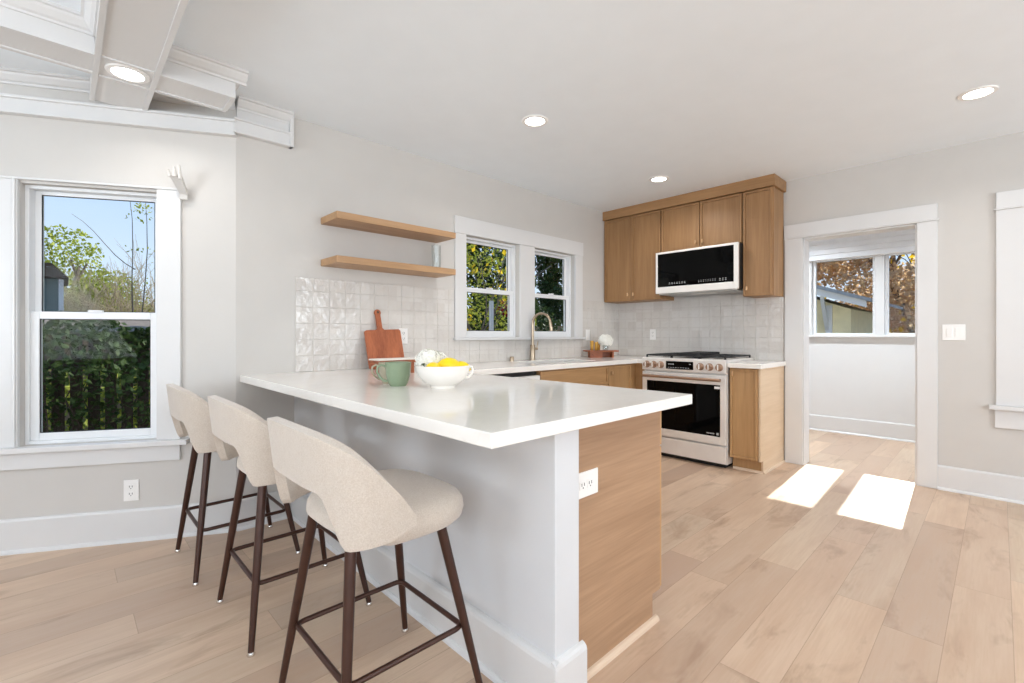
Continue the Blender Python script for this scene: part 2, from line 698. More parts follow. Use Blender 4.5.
def base_run(name, p0, p1, nrm, h=0.18, t=0.016, mat=M_trim):
    """baseboard with rounded top bead and quarter-round shoe; nrm points into the room"""
    p0, p1, nrm = V(p0), V(p1), V(nrm).normalized()
    m = MB()

    def pr(prof):
        m.prism([p0 + nrm * a + V((0, 0, b)) for a, b in prof], p1 - p0)
    pr([(0, 0), (t, 0), (t, h - .012), (t - .004, h - .004), (t - .010, h), (0, h)])
    pr([(t, 0), (t + .014, 0), (t + .012, .010), (t + .006, .017), (t, .019)])
    return struct(m.build(name, mat))


cb = MB()
cb.box(-3.25, -2.65, .155, .95, -.4, 4.6)
struct(cb.build('wall_sun_blocker', M_wall))  # unseen block added to keep the sun off the bay window jamb
base_run('baseboard_back', (AX, 0, 0), (-3.72, 0, 0), (0, -1, 0))
base_run('baseboard_bay', (AX, 0, 0), tuple(A_END), tuple(-NA))
base_run('baseboard_right', (0, -2.803, 0), (0, -7, 0), (-1, 0, 0))
base_run('baseboard_far_room', (FX, -.5, 0), (FX, -5.2, 0), (-1, 0, 0), h=.185)
base_run('baseboard_left', (-8, -7, 0), (-8, A_END.y, 0), (1, 0, 0))
base_run('baseboard_front', (-8, -7, 0), (0, -7, 0), (0, 1, 0))


# ------------------------------------------------------------------ windows
def hung_window(name, M, a, b, z0, z1, zm, depth, label_parts=True, outer=.03, st=.042, lowin=.0):
    """double-hung window in frame M (x along wall, y outward), opening a..b, z0..z1, meeting rail at zm"""
    root = struct(empty(name, tuple(M @ V(((a + b) / 2, depth, z0)))))
    OFF[root.name] = M @ V(((a + b) / 2, depth, z0))

    def P(m, n, mat, par=root, bev=.003):
        return m.build(n, mat, par, bevel=bev)
    m = MB()
    d0, d1 = depth - .01, depth + .075
    m.box(a, a + outer, d0, d1, z0, z1, M)
    m.box(b - outer, b, d0, d1, z0, z1, M)
    m.box(a + outer, b - outer, d0, d1, z1 - outer, z1, M)
    m.box(a + outer, b - outer, d0, d1, z0, z0 + .018, M)
    P(m, 'window_frame', M_vinyl)

    def sash(n, q0, q1, zz0, zz1, lo, hi, s):
        m = MB()
        x0, x1 = a + outer, b - outer
        m.box(x0, x0 + s, q0, q1, zz0, zz1, M)
        m.box(x1 - s, x1, q0, q1, zz0, zz1, M)
        m.box(x0 + s, x1 - s, q0, q1, zz0, zz0 + lo, M)
        m.box(x0 + s, x1 - s, q0, q1, zz1 - hi, zz1, M)
        f = P(m, n, M_vinyl)
        g = MB()
        g.box(x0 + s - .003, x1 - s + .003, (q0 + q1) / 2 - .003, (q0 + q1) / 2 + .003, zz0 + lo - .003, zz1 - hi + .003, M)
        g.build('pane', M_glass, f)
        k = MB()
        t_, w_ = .0045, (q0 + q1) / 2 - .006
        for (u0, u1, v0, v1) in ((x0 + s, x0 + s + t_, zz0 + lo, zz1 - hi), (x1 - s - t_, x1 - s, zz0 + lo, zz1 - hi),
                                 (x0 + s, x1 - s, zz0 + lo, zz0 + lo + t_), (x0 + s, x1 - s, zz1 - hi - t_, zz1 - hi)):
            k.box(u0, u1, w_ - .003, w_ + .001, v0, v1, M)
        k.build('gasket', M_blackp, f)
        return f
    sash('upper_sash', depth + .036, depth + .062, zm - .02, z1 - outer, .04, .02, st * .75)
    low = sash('lower_sash', depth + .002, depth + .032, z0 + .018, zm + .02, .04, .04, st)
    k = MB()
    c = (a + b) / 2
    k.box(c - .035, c + .035, depth - .006, depth + .004, zm + .018, zm + .030, M)
    k.box(c - .012, c + .03, depth - .014, depth - .004, zm + .022, zm + .030, M)
    k.build('sash_lock', M_vinyl, low)
    return root


I4 = Matrix.Identity(4)
for i, (a, b) in enumerate(WIN_B):
    hung_window('window_%d' % (i + 1), I4, a, b, 1.13, 1.998, 1.545, .055, outer=.02, st=.045)
hung_window('window_3', MA(), -1.024, -.395, .56, 1.965, 1.262, .045, outer=.018, st=.038)
hung_window('window_4', MA(), -1.80, -1.17, .56, 1.965, 1.262, .045, outer=.045, st=.045)

# casing round the two sink windows
m = MB()
m.box(-2.406, -2.29, -.02, 0, 1.13, 1.998)
m.box(-1.651, -1.453, -.02, 0, 1.13, 1.998)
m.box(-.826, -.705, -.02, 0, 1.13, 1.998)
m.box(-2.412, -.698, -.024, 0, 1.998, 2.140)
m.box(-2.425, -.685, -.045, 0, 1.108, 1.13)
struct(m.build('trim_1', M_trim, bevel=.003))
# casing of the bay windows
m = MB()
A = MA()
m.box(-.395, -.277, -.02, 0, .56, 1.978, A)
m.box(-1.17, -1.024, -.02, 0, .56, 1.978, A)
m.box(-1.92, -1.80, -.02, 0, .56, 1.978, A)
m.box(-1.045, -1.03, -.028, -.02, .56, 1.978, A)
m.box(-1.93, -.272, -.026, 0, 1.978, 1.990, A)
m.box(-1.96, -.236, -.055, 0, .532, .56, A)
m.box(-1.92, -.281, -.02, 0, .441, .532, A)
struct(m.build('trim_2', M_trim, bevel=.003))

# doorway casing, jambs, head
m = MB()
m.box(-.02, 0, -1.915, -1.775, 0, 2.012)
m.box(-.02, 0, -2.803, -2.684, 0, 2.012)
m.box(-.028, 0, -2.812, -1.768, 2.012, 2.024)
m.box(-.024, 0, -2.803, -1.770, 2.024, 2.14)
m.box(-.004, .15, -1.927, -1.915, 0, 2.01)
m.box(-.004, .15, -2.684, -2.672, 0, 2.01)
m.box(-.004, .15, -2.684, -1.915, 1.998, 2.01)
m.box(.15, .165, -2.803, -2.684, 0, 2.12)
m.box(.15, .165, -1.915, -1.775, 0, 2.12)
struct(m.build('door_1', M_trim, bevel=.003))
# window on the right wall at the frame edge
m = MB()
m.box(-.02, 0, -3.25, -3.106, .66, 2.026)
m.box(-.02, 0, -4.24, -4.10, .66, 2.026)
m.box(-.03, 0, -4.26, -3.095, 2.026, 2.038)
m.box(-.024, 0, -4.24, -3.106, 2.038, 2.15)
m.box(-.055, 0, -4.28, -3.072, .632, .66)
m.box(-.02, 0, -4.24, -3.10, .503, .632)
struct(m.build('trim_3', M_trim, bevel=.003))
MC = Matrix(((0, 1, 0, 0), (-1, 0, 0, 0), (0, 0, 1, 0), (0, 0, 0, 1)))   # x along -Y, y outward +X
hung_window('window_5', MC, 3.25, 4.10, .66, 2.02, 1.34, .03)

# far room twin window and roman shade
m = MB()
for (a, b) in ((-1.54, -1.47), (-2.238, -2.156), (-2.93, -2.854)):
    m.box(FX - .02, FX, a, b, 1.15, 2.05)
m.box(FX - .022, FX, -2.93, -1.47, 2.05, 2.14)
m.box(FX - .05, FX, -2.96, -1.44, 1.125, 1.15)
struct(m.build('trim_4', M_trim, bevel=.003))
for i, (a, b) in enumerate(((-1.54, -2.156), (-2.238, -2.854))):
    r = struct(empty('window_%d' % (6 + i), (FX + .07, (a + b) / 2, 1.165)))
    m = MB()
    m.box(FX + .04, FX + .09, a, a - .03, 1.15, 2.05)
    m.box(FX + .04, FX + .09, b + .03, b, 1.15, 2.05)
    m.box(FX + .04, FX + .09, a - .03, b + .03, 1.15, 1.172)
    m.box(FX + .04, FX + .09, a - .03, b + .03, 2.035, 2.05)
    f = m.build('window_frame', M_vinyl, r, bevel=.002)
    g = MB()
    g.box(FX + .062, FX + .068, a - .028, b + .028, 1.170, 2.037)
    g.build('pane', M_glass, f)
m = MB()
for k in range(4):
    z = 2.285 - k * .060
    m.prism([(FX - .075 + .004 * k, -1.46, z), (FX - .028, -1.46, z), (FX - .028, -1.46, z - .066), (FX - .085 + .004 * k, -1.46, z - .060)], (0, -1.47, 0))
sh = m.build('roman_shade', plain('white_shade_cloth', srgb(232, 233, 236), 0.85), bevel=.004)
tag(sh, 'white fabric shade folded up over the window beyond the doorway', 'window shade')

# ------------------------------------------------------------------ bay ceiling: rail, frieze, crown, beams
ZB = 2.40


def crown_prof(s=1.0):
    return [(-.004, .012), (.008, .012), (.010, .022), (.020, .028), (.036, .050), (.040, .060), (.050, .063), (.050, .078), (-.004, .078)]


def crown(m, p0, p1, nrm):
    p0, p1, nrm = V(p0), V(p1), V(nrm).normalized()
    m.prism([p0 + nrm * a + V((0, 0, H - .075 + b)) for a, b in crown_prof()], p1 - p0)


m = MB()
m.box(-SLEN, -.0, -.035, 0, 2.325, 2.400, A)
m.box(-SLEN, .008, -.052, 0, 2.395, 2.411, A)
m.box(-SLEN, .008, -.044, 0, 2.318, 2.330, A)
struct(m.build('trim_5', M_trim, bevel=.003))
m = MB()
crown(m, tuple(A_END), (AX, 0, 0), tuple(-NA))
struct(m.build('trim_6', M_trim))
m = MB()
m.box(AX - .02, -3.692, -.035, 0, 2.345, 2.42)
m.box(AX - .02, -3.692, -.052, 0, 2.412, 2.424)
m.box(AX - .02, -3.688, -.046, 0, 2.336, 2.350)
m.box(-3.712, -3.690, -.050, 0, 2.336, H)
m.box(AX, -3.700, -.022, 0, 2.42, H)
struct(m.build('trim_7', M_trim, bevel=.003))
m = MB()
crown(m, (AX, -.02, 0), (-3.698, -.02, 0), (0, -1, 0))
struct(m.build('trim_8', M_trim))


def beam(name, x0, x1, y0, y1, along, cap=False):
    m = MB()
    m.box(x0, x1, y0, y1, ZB + .008, H)
    e = .018
    if along == 'Y':
        m.box(x0 - .004, x0 + e, y0, y1, ZB, ZB + .03)
        m.box(x1 - e, x1 + .004, y0, y1, ZB, ZB + .03)
    else:
        m.box(x0, x1, y0 - .004, y0 + e, ZB + .0006, ZB + .03)
        m.box(x0, x1, y1 - e, y1 + .004, ZB + .0006, ZB + .03)
        if cap:
            m.box(x1 - e, x1 + .004, y0 + e, y1 - e, ZB + .0006, ZB + .03)
    return struct(m.build(name, M_trim))


BX0, BX1, BY0, BY1 = -4.635, -4.405, -.335, -.125
beam('trim_9', BX0, BX1, -3.2, .22, 'Y')
beam('trim_10', BX1 + .003, -4.083, BY0, BY1, 'X', True)
beam('trim_11', -7.0, BX0 - .003, BY0, BY1, 'X')
m = MB()
crown(m, (-7, BY0, 0), (BX0 + .02, BY0, 0), (0, -1, 0))
crown(m, (BX0, BY0 + .02, 0), (BX0, -3.2, 0), (-1, 0, 0))
crown(m, (BX1 - .02, BY0, 0), (-4.083 + .05, BY0, 0), (0, -1, 0))
crown(m, (-4.083, BY0 + .012, 0), (-4.083, BY1 - .012, 0), (1, 0, 0))
crown(m, (-7, BY1, 0), (-4.083, BY1, 0), (0, 1, 0))
struct(m.build('trim_12', M_trim))
m = MB()
m.box(BX0 + .02, BX1 - .02, BY0 - .006, BY0 + .004, ZB + .001, ZB + .01)
m.box(BX0 + .02, BX1 - .02, BY1 - .004, BY1 + .006, ZB + .001, ZB + .01)
struct(m.build('trim_13', M_trim))

# ------------------------------------------------------------------ recessed lights
def downlight(x, y, z, label, power, col=(1.0, 0.98, 0.96)):
    r = empty('recessed_light', (x, y, z), label, 'ceiling light', 'recessed downlights')
    m = MB()
    m.lathe([(.062, -.002), (.064, -.007), (.082, -.006), (.086, 0), (.062, 0)], (x, y, z), 40)
    m.build('trim_ring', M_white, r, smooth=True)
    m = MB()
    m.lathe([(0.0001, -.003), (.0625, -.003), (.0625, -.001), (.0001, -.001)], (x, y, z), 40)
    m.build('lens', M_lamp, r)
    d = bpy.data.lights.new('downlight', 'AREA')
    d.shape = 'DISK'
    d.size = .12
    d.energy = power
    d.spread = radians(150)
    d.color = col
    o = bpy.data.objects.new('downlight_lamp', d)
    o.location = (x, y, z - .02)
    COL.objects.link(o)


DP = 5.5
downlight(-2.527, -1.035, H, 'recessed ceiling light over the peninsula counter', DP)
downlight(-.903, -1.02, H, 'recessed ceiling light nearest the upper cabinets', DP)
downlight(-.946, -3.038, H, 'recessed ceiling light at the right, in front of the doorway', DP)
downlight(-4.515, -.232, ZB + .008, 'recessed light in the white beam crossing at the upper left', 2.5)
downlight(-2.7, -3.6, H, 'unseen recessed fill light added in the living area', DP)  # the unseen living area lamps are added as general fill
downlight(-1.8, -5.4, H, 'unseen recessed fill light added in the living area by the far wall', DP)
downlight(-5.6, -3.6, H, 'unseen recessed fill light added in the living area on the window side', DP)
downlight(-5.6, -5.6, H, 'unseen recessed fill light added in the living area in the far corner', DP)
downlight(1.0, -3.2, 2.45, 'unseen fill light added in the room beyond the doorway', 25, (0.82, 0.91, 1.0))  # far room lamps are added to brighten that room
downlight(1.0, -1.4, 2.45, 'unseen fill light added above the doorway in the far room', 25, (0.82, 0.91, 1.0))

# ------------------------------------------------------------------ backsplash tiles
def tiles(name, mat, ax, regions, label):
    """real glazed tiles, each slightly tilted, over a grout bed"""
    m = MB()
    gm = MB()
    rows = [.914 + .1052 * k for k in range(7)]
    for (u0, u1, z0, z1) in regions:
        if ax == 'X':
            gm.box(u0, u1, -.006, -.0005, z0, z1)
        else:
            gm.box(-.006, -.0005, -u1, -u0, z0, z1)
        k0 = math.floor((u0 + 3.667) / .109) if ax == 'X' else math.floor(u0 / .109)
        org = -3.667 if ax == 'X' else 0.0
        k = k0
        while org + k * .109 < u1 - .004:
            a, b = max(u0, org + k * .109), min(u1, org + (k + 1) * .109)
            k += 1
            if b - a < .006:
                continue
            for r0, r1 in zip(rows, rows[1:]):
                c, e = max(z0, r0), min(z1, r1)
                if e - c < .006:
                    continue
                g = .0012
                tx, tz, t0 = random.uniform(-.0009, .0009), random.uniform(-.0009, .0009), .0085 + random.uniform(0, .0008)
                o = []
                for (uu, zz, s, q, ins) in ((a, c, -1, -1, 0), (b, c, 1, -1, 0), (b, e, 1, 1, 0), (a, e, -1, 1, 0),
                                            (a, c, -1, -1, 1), (b, c, 1, -1, 1), (b, e, 1, 1, 1), (a, e, -1, 1, 1)):
                    u = uu - s * (g + ins * .0015)
                    z = zz - q * (g + ins * .0015)
                    d = .005 if not ins else t0 + s * tx + q * tz
                    o.append(m.bm.verts.new((u, -d, z) if ax == 'X' else (-d, -u, z)))
                m.bm.faces.new(o[4:8])
                for i in range(4):
                    j = (i + 1) % 4
                    m.bm.faces.new((o[i], o[j], o[4 + j], o[4 + i]))
    r = empty(name, (-2 if ax == 'X' else 0, 0 if ax == 'X' else -.9, .914), label, 'backsplash')
    m.build('tiles', mat, r)
    gm.build('grout_bed', M_grout, r)
    return r


tiles('tile_backsplash', M_tileX, 'X', [(-3.667, -2.412, .9145, 1.527), (-2.412, -.698, .9145, 1.107), (-.698, -.001, .9145, 1.527)],
      'glossy off-white square tile backsplash around the sink windows')
tiles('tile_backsplash', M_tileY, 'Y', [(.010, 1.764, .9145, 1.545)],
      'glossy off-white square tile backsplash behind the range')

# ------------------------------------------------------------------ cabinets
DT = .02


def slim_door(m, axis, face, a, b, z0, z1, sgn=-1, fr=.020):
    """slim shaker door; axis 'X': face plane x=face, a..b in y; axis 'Y': face plane y=face, a..b in x.
    sgn: outward direction sign"""
    def bx(u0, u1, w0, w1, d0, d1):
        if axis == 'X':
            m.box(face + sgn * d0, face + sgn * d1, u0, u1, w0, w1)
        else:
            m.box(u0, u1, face + sgn * d0, face + sgn * d1, w0, w1)
    lo, hi = min(a, b), max(a, b)
    bx(lo, lo + fr, z0, z1, 0, DT)
    bx(hi - fr, hi, z0, z1, 0, DT)
    bx(lo + fr, hi - fr, z0, z0 + fr, 0, DT)
    bx(lo + fr, hi - fr, z1 - fr, z1, 0, DT)
    bx(lo + fr, hi - fr, z0 + fr, z1 - fr, 0, DT - .011)


def knob(parent, axis, face, u, z, sgn=-1, mat=None):
    m = MB()
    d = sgn
    if axis == 'X':
        m.tube([(face, u, z), (face + d * .016, u, z)], .004, 10)
        m.box(face + d * .014, face + d * .024, u - .008, u + .008, z - .018, z + .018)
    else:
        m.tube([(u, face, z), (u, face + d * .016, z)], .004, 10)
        m.box(u - .008, u + .008, face + d * .014, face + d * .024, z - .018, z + .018)
    return m.build('knob', mat or M_brass, parent, bevel=.004)


def upper(y0, y1, z0, z1, doors, label, knobs):
    r = empty('upper_cabinet', (-.165, (y0 + y1) / 2, z0), label, 'cabinet', 'oak upper cabinets')
    m = MB()
    m.box(-.278, -.0105, y0, y1, z0, z1)
    m.build('body', M_oakZ, r, bevel=.001)
    for (a, b), (ku, kz) in zip(doors, knobs):
        d = MB()
        slim_door(d, 'X', -.280, a, b, z0 + .003, z1 - .004)
        do = d.build('door', M_oakZ, r, bevel=.003)
        knob(do, 'X', -.300, ku, kz)
    return r


ZU = 1.52
upper(-.004, -.706, ZU, 2.445, [(-.012, -.356), (-.362, -.703)],
      'oak two-door upper cabinet in the corner left of the microwave', [(-.325, ZU + .07), (-.393, ZU + .07)])
upper(-.709, -1.508, 1.992, 2.445, [(-.716, -1.112), (-1.118, -1.503)],
      'oak two-door upper cabinet above the microwave', [(-1.082, 2.055), (-1.148, 2.055)])
upper(-1.514, -1.764, ZU - .02, 2.445, [(-1.516, -1.756)],
      'narrow oak one-door upper cabinet beside the doorway', [(-1.553, ZU + .05)])
m = MB()
m.box(-.318, -.001, -1.784, -.002, 2.447, H - .001)
cm = m.build('cabinet_crown', M_oakY, bevel=.002)
tag(cm, 'flat oak crown board between the upper cabinets and the ceiling', 'cabinet trim')

# base cabinets facing the room on the range wall
BF = -.60
r = empty('base_cabinet', (-.3, -1.65, 0), 'narrow pale oak base cabinet right of the range, beside the doorway', 'cabinet')
m = MB()
m.box(BF, -.004, -1.748, -1.520, .105, .874)
m.box(BF + .06, -.004, -1.748, -1.520, 0, .105)
m.build('body', M_baseZ, r)
m = MB()
m.box(BF - .008, -.004, -1.766, -1.750, .105, .874)
m.box(BF + .055, -.004, -1.766, -1.750, 0, .105)
tag(m.build('end_panel', M_oakE, r, bevel=.001), 'paler oak end panel facing the doorway')
m = MB()
slim_door(m, 'X', BF, -1.524, -1.744, .112, .866)
d = m.build('door', M_baseZ, r, bevel=.003)
knob(d, 'X', BF - .02, -1.551, .825)
m = MB()
m.prism([(BF + .04, -1.766, 0), (BF + .06, -1.766, 0), (BF + .06, -1.766, .018), (BF + .05, -1.766, .015)], (0, .24, 0))
m.prism([(BF + .045, -1.766, 0), (BF + .045, -1.782, 0), (BF + .045, -1.778, .014), (BF + .045, -1.766, .018)], (-BF - .06, 0, 0))
m.build('shoe_mould', M_shoe, r)

# sink wall run
r = empty('sink_base_cabinet', (-1.56, -.3, 0), 'oak sink base cabinet below the faucet', 'cabinet')
m = MB()
YF = -.60
m.box(-2.025, -1.095, YF, -.58, .105, .872)
m.box(-2.025, -2.007, -.58, -.004, .105, .872)
m.box(-1.113, -1.095, -.58, -.004, .105, .872)
m.box(-2.007, -1.113, -.58, -.004, .105, .125)
m.box(-2.025, -1.095, YF + .06, YF + .075, 0, .105)
m.build('body', M_baseZ, r)
m = MB()
slim_door(m, 'Y', YF, -2.022, -1.098, .70, .862)
m.build('false_front', wood('oak_false_front', B_LO, B_HI, 'X'), r, bevel=.0015)
for a, b, ku in ((-2.022, -1.562, -1.60), (-1.556, -1.098, -1.52)):
    m = MB()
    slim_door(m, 'Y', YF, a, b, .112, .692)
    d = m.build('door', M_baseZ, r, bevel=.003)
    knob(d, 'Y', YF - .02, ku, .64)
r = empty('corner_base_cabinet', (-.55, -.3, 0), 'oak corner base cabinet between the sink and the range', 'cabinet')
m = MB()
m.box(-1.092, -.004, YF, -.004, .105, .872)
m.box(-.60, -.004, -.704, YF, .105, .872)
m.box(-1.092, -.06, YF + .06, -.01, 0, .105)
m.build('body', M_baseZ, r)
m = MB()
slim_door(m, 'Y', YF, -1.089, -.715, .112, .862)
d = m.build('door', M_baseZ, r, bevel=.003)
knob(d, 'Y', YF - .02, -1.06, .80)

# dishwasher
r = empty('dishwasher', (-2.34, -.3, 0), 'white dishwasher under the counter between sink and peninsula', 'dishwasher')
m = MB()
m.box(-2.635, -2.035, -.585, -.02, .02, .862)
m.build('body', M_blackp, r)
m = MB()
m.box(-2.635, -2.033, -.625, -.587, .11, .836)
m.build('door', M_white, r, bevel=.006)
m = MB()
m.tube([(-2.60, -.628, .79), (-2.60, -.655, .79), (-2.07, -.655, .79), (-2.07, -.628, .79)], .008)
m.build('handle', M_steel, r, smooth=True)

# peninsula cabinets (doors face the kitchen)
PX0, PX1, PE = -3.553, -2.962, -2.155
r = empty('peninsula_cabinet', (-3.25, -1.3, 0), 'oak peninsula cabinet run below the white quartz counter', 'cabinet')
m = MB()
m.box(PX0, PX1, PE + .02, -.66, .105, .872)
m.box(PX0, PX1 - .06, PE + .02, -.66, 0, .105)
m.box(PX0, -2.66, -.655, -.006, .105, .872)
m.build('body', M_baseZ, r)
m = MB()
m.prism([(PX0, PE, 0), (-3.022, PE, 0), (-3.022, PE, .108), (PX1, PE, .108), (PX1, PE, .872), (PX0, PE, .872)], (0, .018, 0))
tag(m.build('end_panel', M_oakP, r, bevel=.001), 'horizontal-grain oak end panel with toe-kick notch')
for a, b in ((PE + .004, -1.662), (-1.656, -1.16), (-1.154, -.68)):
    m = MB()
    slim_door(m, 'X', PX1, a, b, .70, .866, 1)
    d = m.build('drawer', M_baseZ, r, bevel=.0015)
    knob(d, 'X', PX1 + .02, (a + b) / 2, .78, 1)
    m = MB()
    slim_door(m, 'X', PX1, a, b, .112, .692, 1)
    d = m.build('door', M_baseZ, r, bevel=.003)
    knob(d, 'X', PX1 + .02, a + .04, .64, 1)
m = MB()
m.prism([(PX0 + .01, PE, 0), (PX0 + .01, PE - .018, 0), (PX0 + .01, PE - .016, .010), (PX0 + .01, PE - .009, .017), (PX0 + .01, PE, .019)], (.545, 0, 0))
m.build('shoe_mould', M_shoe, r)

# half wall behind the stools
m = MB()
m.box(-3.672, -3.556, -2.20, 0, 0, .8735)
struct(m.build('wall_peninsula', M_half, bevel=.002))
m = MB()


def bprof(h=.18, t=.02):
    return [(0, 0), (t, 0), (t, h - .02), (t - .003, h - .010), (t - .010, h - .003), (t - .018, h), (0, h)]


m.prism([(-3.672 - a, 0, b) for a, b in bprof()], (0, -2.218, 0))
m.prism([(-3.690, -2.20 - a, b) for a, b in bprof()], (.150, 0, 0))
m.prism([(-3.692 - a, -.03, b) for a, b in ((0, 0), (.014, 0), (.012, .010), (.006, .017), (0, .019))], (0, -2.19, 0))
struct(m.build('baseboard_peninsula', M_trim))

# ------------------------------------------------------------------ countertops
def poly_slab(name, loops, z0, z1, mat, bevel=.003):
    bm = bmesh.new()
    es = []
    for lp in loops:
        vs = [bm.verts.new((x, y, z1)) for x, y in lp]
        for i in range(len(vs)):
            es.append(bm.edges.new((vs[i], vs[(i + 1) % len(vs)])))
    bmesh.ops.triangle_fill(bm, use_beauty=True, use_dissolve=False, edges=es)
    fs = list(bm.faces)
    g = bmesh.ops.extrude_face_region(bm, geom=fs)
    vs = [e for e in g['geom'] if isinstance(e, bmesh.types.BMVert)]
    bmesh.ops.translate(bm, verts=vs, vec=(0, 0, z0 - z1))
    bmesh.ops.dissolve_limit(bm, angle_limit=.01, verts=bm.verts, edges=bm.edges)
    m = MB()
    m.bm.free()
    m.bm = bm
    return m.build(name, mat, bevel=bevel)


def rrect(x0, x1, y0, y1, r, n=4):
    out = []
    for cx, cy, a0 in ((x1 - r, y1 - r, 0), (x0 + r, y1 - r, 90), (x0 + r, y0 + r, 180), (x1 - r, y0 + r, 270)):
        for k in range(n + 1):
            a = radians(a0 + 90 * k / n)
            out.append((cx + r * cos(a), cy + r * sin(a)))
    return out


SX0, SX1, SY0, SY1 = -1.88, -1.16, -.53, -.13
ct = poly_slab('countertop', [[(-3.98, 0), (-3.98, -2.261), (-2.893, -2.261), (-2.893, -.65), (-.65, -.65), (-.65, -.708), (0, -.708), (0, 0)],
                              rrect(SX0, SX1, SY0, SY1, .02)], .874, .914, M_quartz)
tag(ct, 'white quartz countertop of the peninsula and sink run', 'countertop')
ct2 = poly_slab('countertop', [[(-.65, -1.514), (0, -1.514), (0, -1.785), (-.65, -1.785)]], .8745, .914, M_quartz)
tag(ct2, 'short white quartz countertop between the range and the doorway', 'countertop')

# sink bowl
m = MB()
lo = rrect(SX0 - .008, SX1 + .008, SY0 - .008, SY1 + .008, .03)
li = rrect(SX0 + .012, SX1 - .012, SY0 + .012, SY1 - .012, .05)
a = [m.bm.verts.new((x, y, .873)) for x, y in lo]
b = [m.bm.verts.new((x, y, .68)) for x, y in li]
for i in range(len(a)):
    j = (i + 1) % len(a)
    m.bm.faces.new((a[i], a[j], b[j], b[i]))
m.bm.faces.new(b)
sk = m.build('sink', M_steel2, smooth=True)
s = sk.modifiers.new('solid', 'SOLIDIFY')
s.thickness = .003
tag(sk, 'stainless undermount sink set in the counter below the faucet', 'sink')

# ------------------------------------------------------------------ faucet, air switch
r = empty('faucet', (-1.527, -.045, .914), 'brushed nickel gooseneck faucet behind the sink', 'faucet')
fx, fy = -1.527, -.06
m = MB()
m.lathe([(.030, 0), (.030, .006), (.024, .010), (.024, .012), (.024, .14), (.021, .146), (.0001, .147)], (fx, fy, .914), 28)
m.build('body', M_nickel, r, smooth=True)
m = MB()
pts = [(fx, fy, 1.05), (fx, fy, 1.255)]
for k in range(1, 15):
    a = pi * k / 15 * 1.02
    pts.append((fx + .03 * (1 - cos(a)), fy - .085 * (1 - cos(a)), 1.255 + .10 * sin(a)))
m.tube(pts, .0125, 16)
m.build('spout', M_nickel, r, smooth=True)
m = MB()
e = V(pts[-1])
m.tube([e, e + V((.004, -.008, -.055)), e + V((.005, -.010, -.080))], [.0135, .0165, .0155], 16)
m.build('spray_head', M_nickel, r, smooth=True)
m = MB()
m.tube([(fx + .02, fy, 1.02), (fx + .055, fy - .01, 1.022)], .013, 14)
m.tube([(fx + .048, fy - .008, 1.03), (fx + .062, fy - .012, 1.095)], [.006, .005], 10)
m.build('lever', M_nickel, r, smooth=True)
m = MB()
m.lathe([(.019, 0), (.019, .040), (.017, .043), (.0001, .043)], (-1.80, -.06, .914), 24)
a = m.build('air_switch', M_nickel, smooth=True)
tag(a, 'short brushed metal button on the counter left of the faucet', 'air switch')

# ------------------------------------------------------------------ range
RY0, RY1 = -1.510, -.712
r = empty('gas_range', (-.34, -1.12, 0), 'slide-in stainless gas range with black glass oven door', 'range')
RX = -.665
m = MB()
m.box(-.63, -.012, RY0 + .002, RY1 - .002, .035, .918)
m.build('body', M_steel, r, bevel=.003)
m = MB()
m.box(-.66, -.010, RY0, RY1, .918, .937)
m.build('cooktop', M_steel, r, bevel=.003)
m = MB()
m.prism([(-.63, RY0, .815), (RX, RY0, .818), (RX - .006, RY0, .930), (-.63, RY0, .9375)], (0, RY1 - RY0, 0))
pn = m.build('control_panel', M_steel, r, bevel=.003)
for y in (-.765, -.838, -.911, -1.290, -1.372, -1.455):
    m = MB()
    m.lathe([(.033, 0), (.033, .006), (.030, .008)], (RX, y, .872), 26, 'X')
    m.lathe([(.027, .006), (.0255, .030), (.023, .034), (.0001, .034)], (RX, y, .872), 26, 'X')
    k = m.build('knob', M_copper, pn, smooth=True)
    m = MB()
    m.box(RX - .041, RX - .033, y - .005, y + .005, .848, .896)
    m.build('knob_grip', M_steel, k, bevel=.002)
m = MB()
m.box(RX - .010, RX + .004, -1.225, -.965, .838, .910)
dp = m.build('display', M_black, pn, bevel=.001)
for k in range(9):
    m = MB()
    m.box(RX - .0108, RX - .0098, -.985 - k * .024, -.985 - k * .024 - .013, .850, .854)
    m.build('display_mark', M_print, dp)
for k in range(5):
    m = MB()
    m.box(RX - .0108, RX - .0098, -.99 - k * .012, -.99 - k * .012 - .006, .876 + .002 * (k % 2), .888)
    m.build('display_digit', M_print, dp)
m = MB()
m.box(RX - .0108, RX - .0098, -1.19, -1.205, .884, .891)
m.build('display_symbol', M_print, dp)
m = MB()
dz0, dz1 = .205, .803
m.box(RX, -.632, RY0 + .002, RY0 + .05, dz0, dz1)
m.box(RX, -.632, RY1 - .05, RY1 - .002, dz0, dz1)
m.box(RX, -.632, RY0 + .05, RY1 - .05, dz0, dz0 + .068)
m.box(RX, -.632, RY0 + .05, RY1 - .05, dz1 - .085, dz1)
do = m.build('oven_door', M_steel, r, bevel=.003)
m = MB()
m.box(RX + .002, -.640, RY0 + .048, RY1 - .048, dz0 + .066, dz1 - .083)
tag(m.build('oven_window', M_black, do), 'black glass oven window')
m = MB()
m.tube([(RX - .045, RY0 + .03, .765), (RX - .045, RY1 - .03, .765)], .013, 14)
m.tube([(RX, RY0 + .05, .765), (RX - .045, RY0 + .05, .765)], .010, 10)
m.tube([(RX, RY1 - .05, .765), (RX - .045, RY1 - .05, .765)], .010, 10)
tag(m.build('door_handle', M_copper, do, smooth=True), 'bronze bar handle')
m = MB()
m.box(RX - .001, RX + .003, RY0 + .052, RY0 + .098, .685, .706)
m.build('sticker', M_white, do)
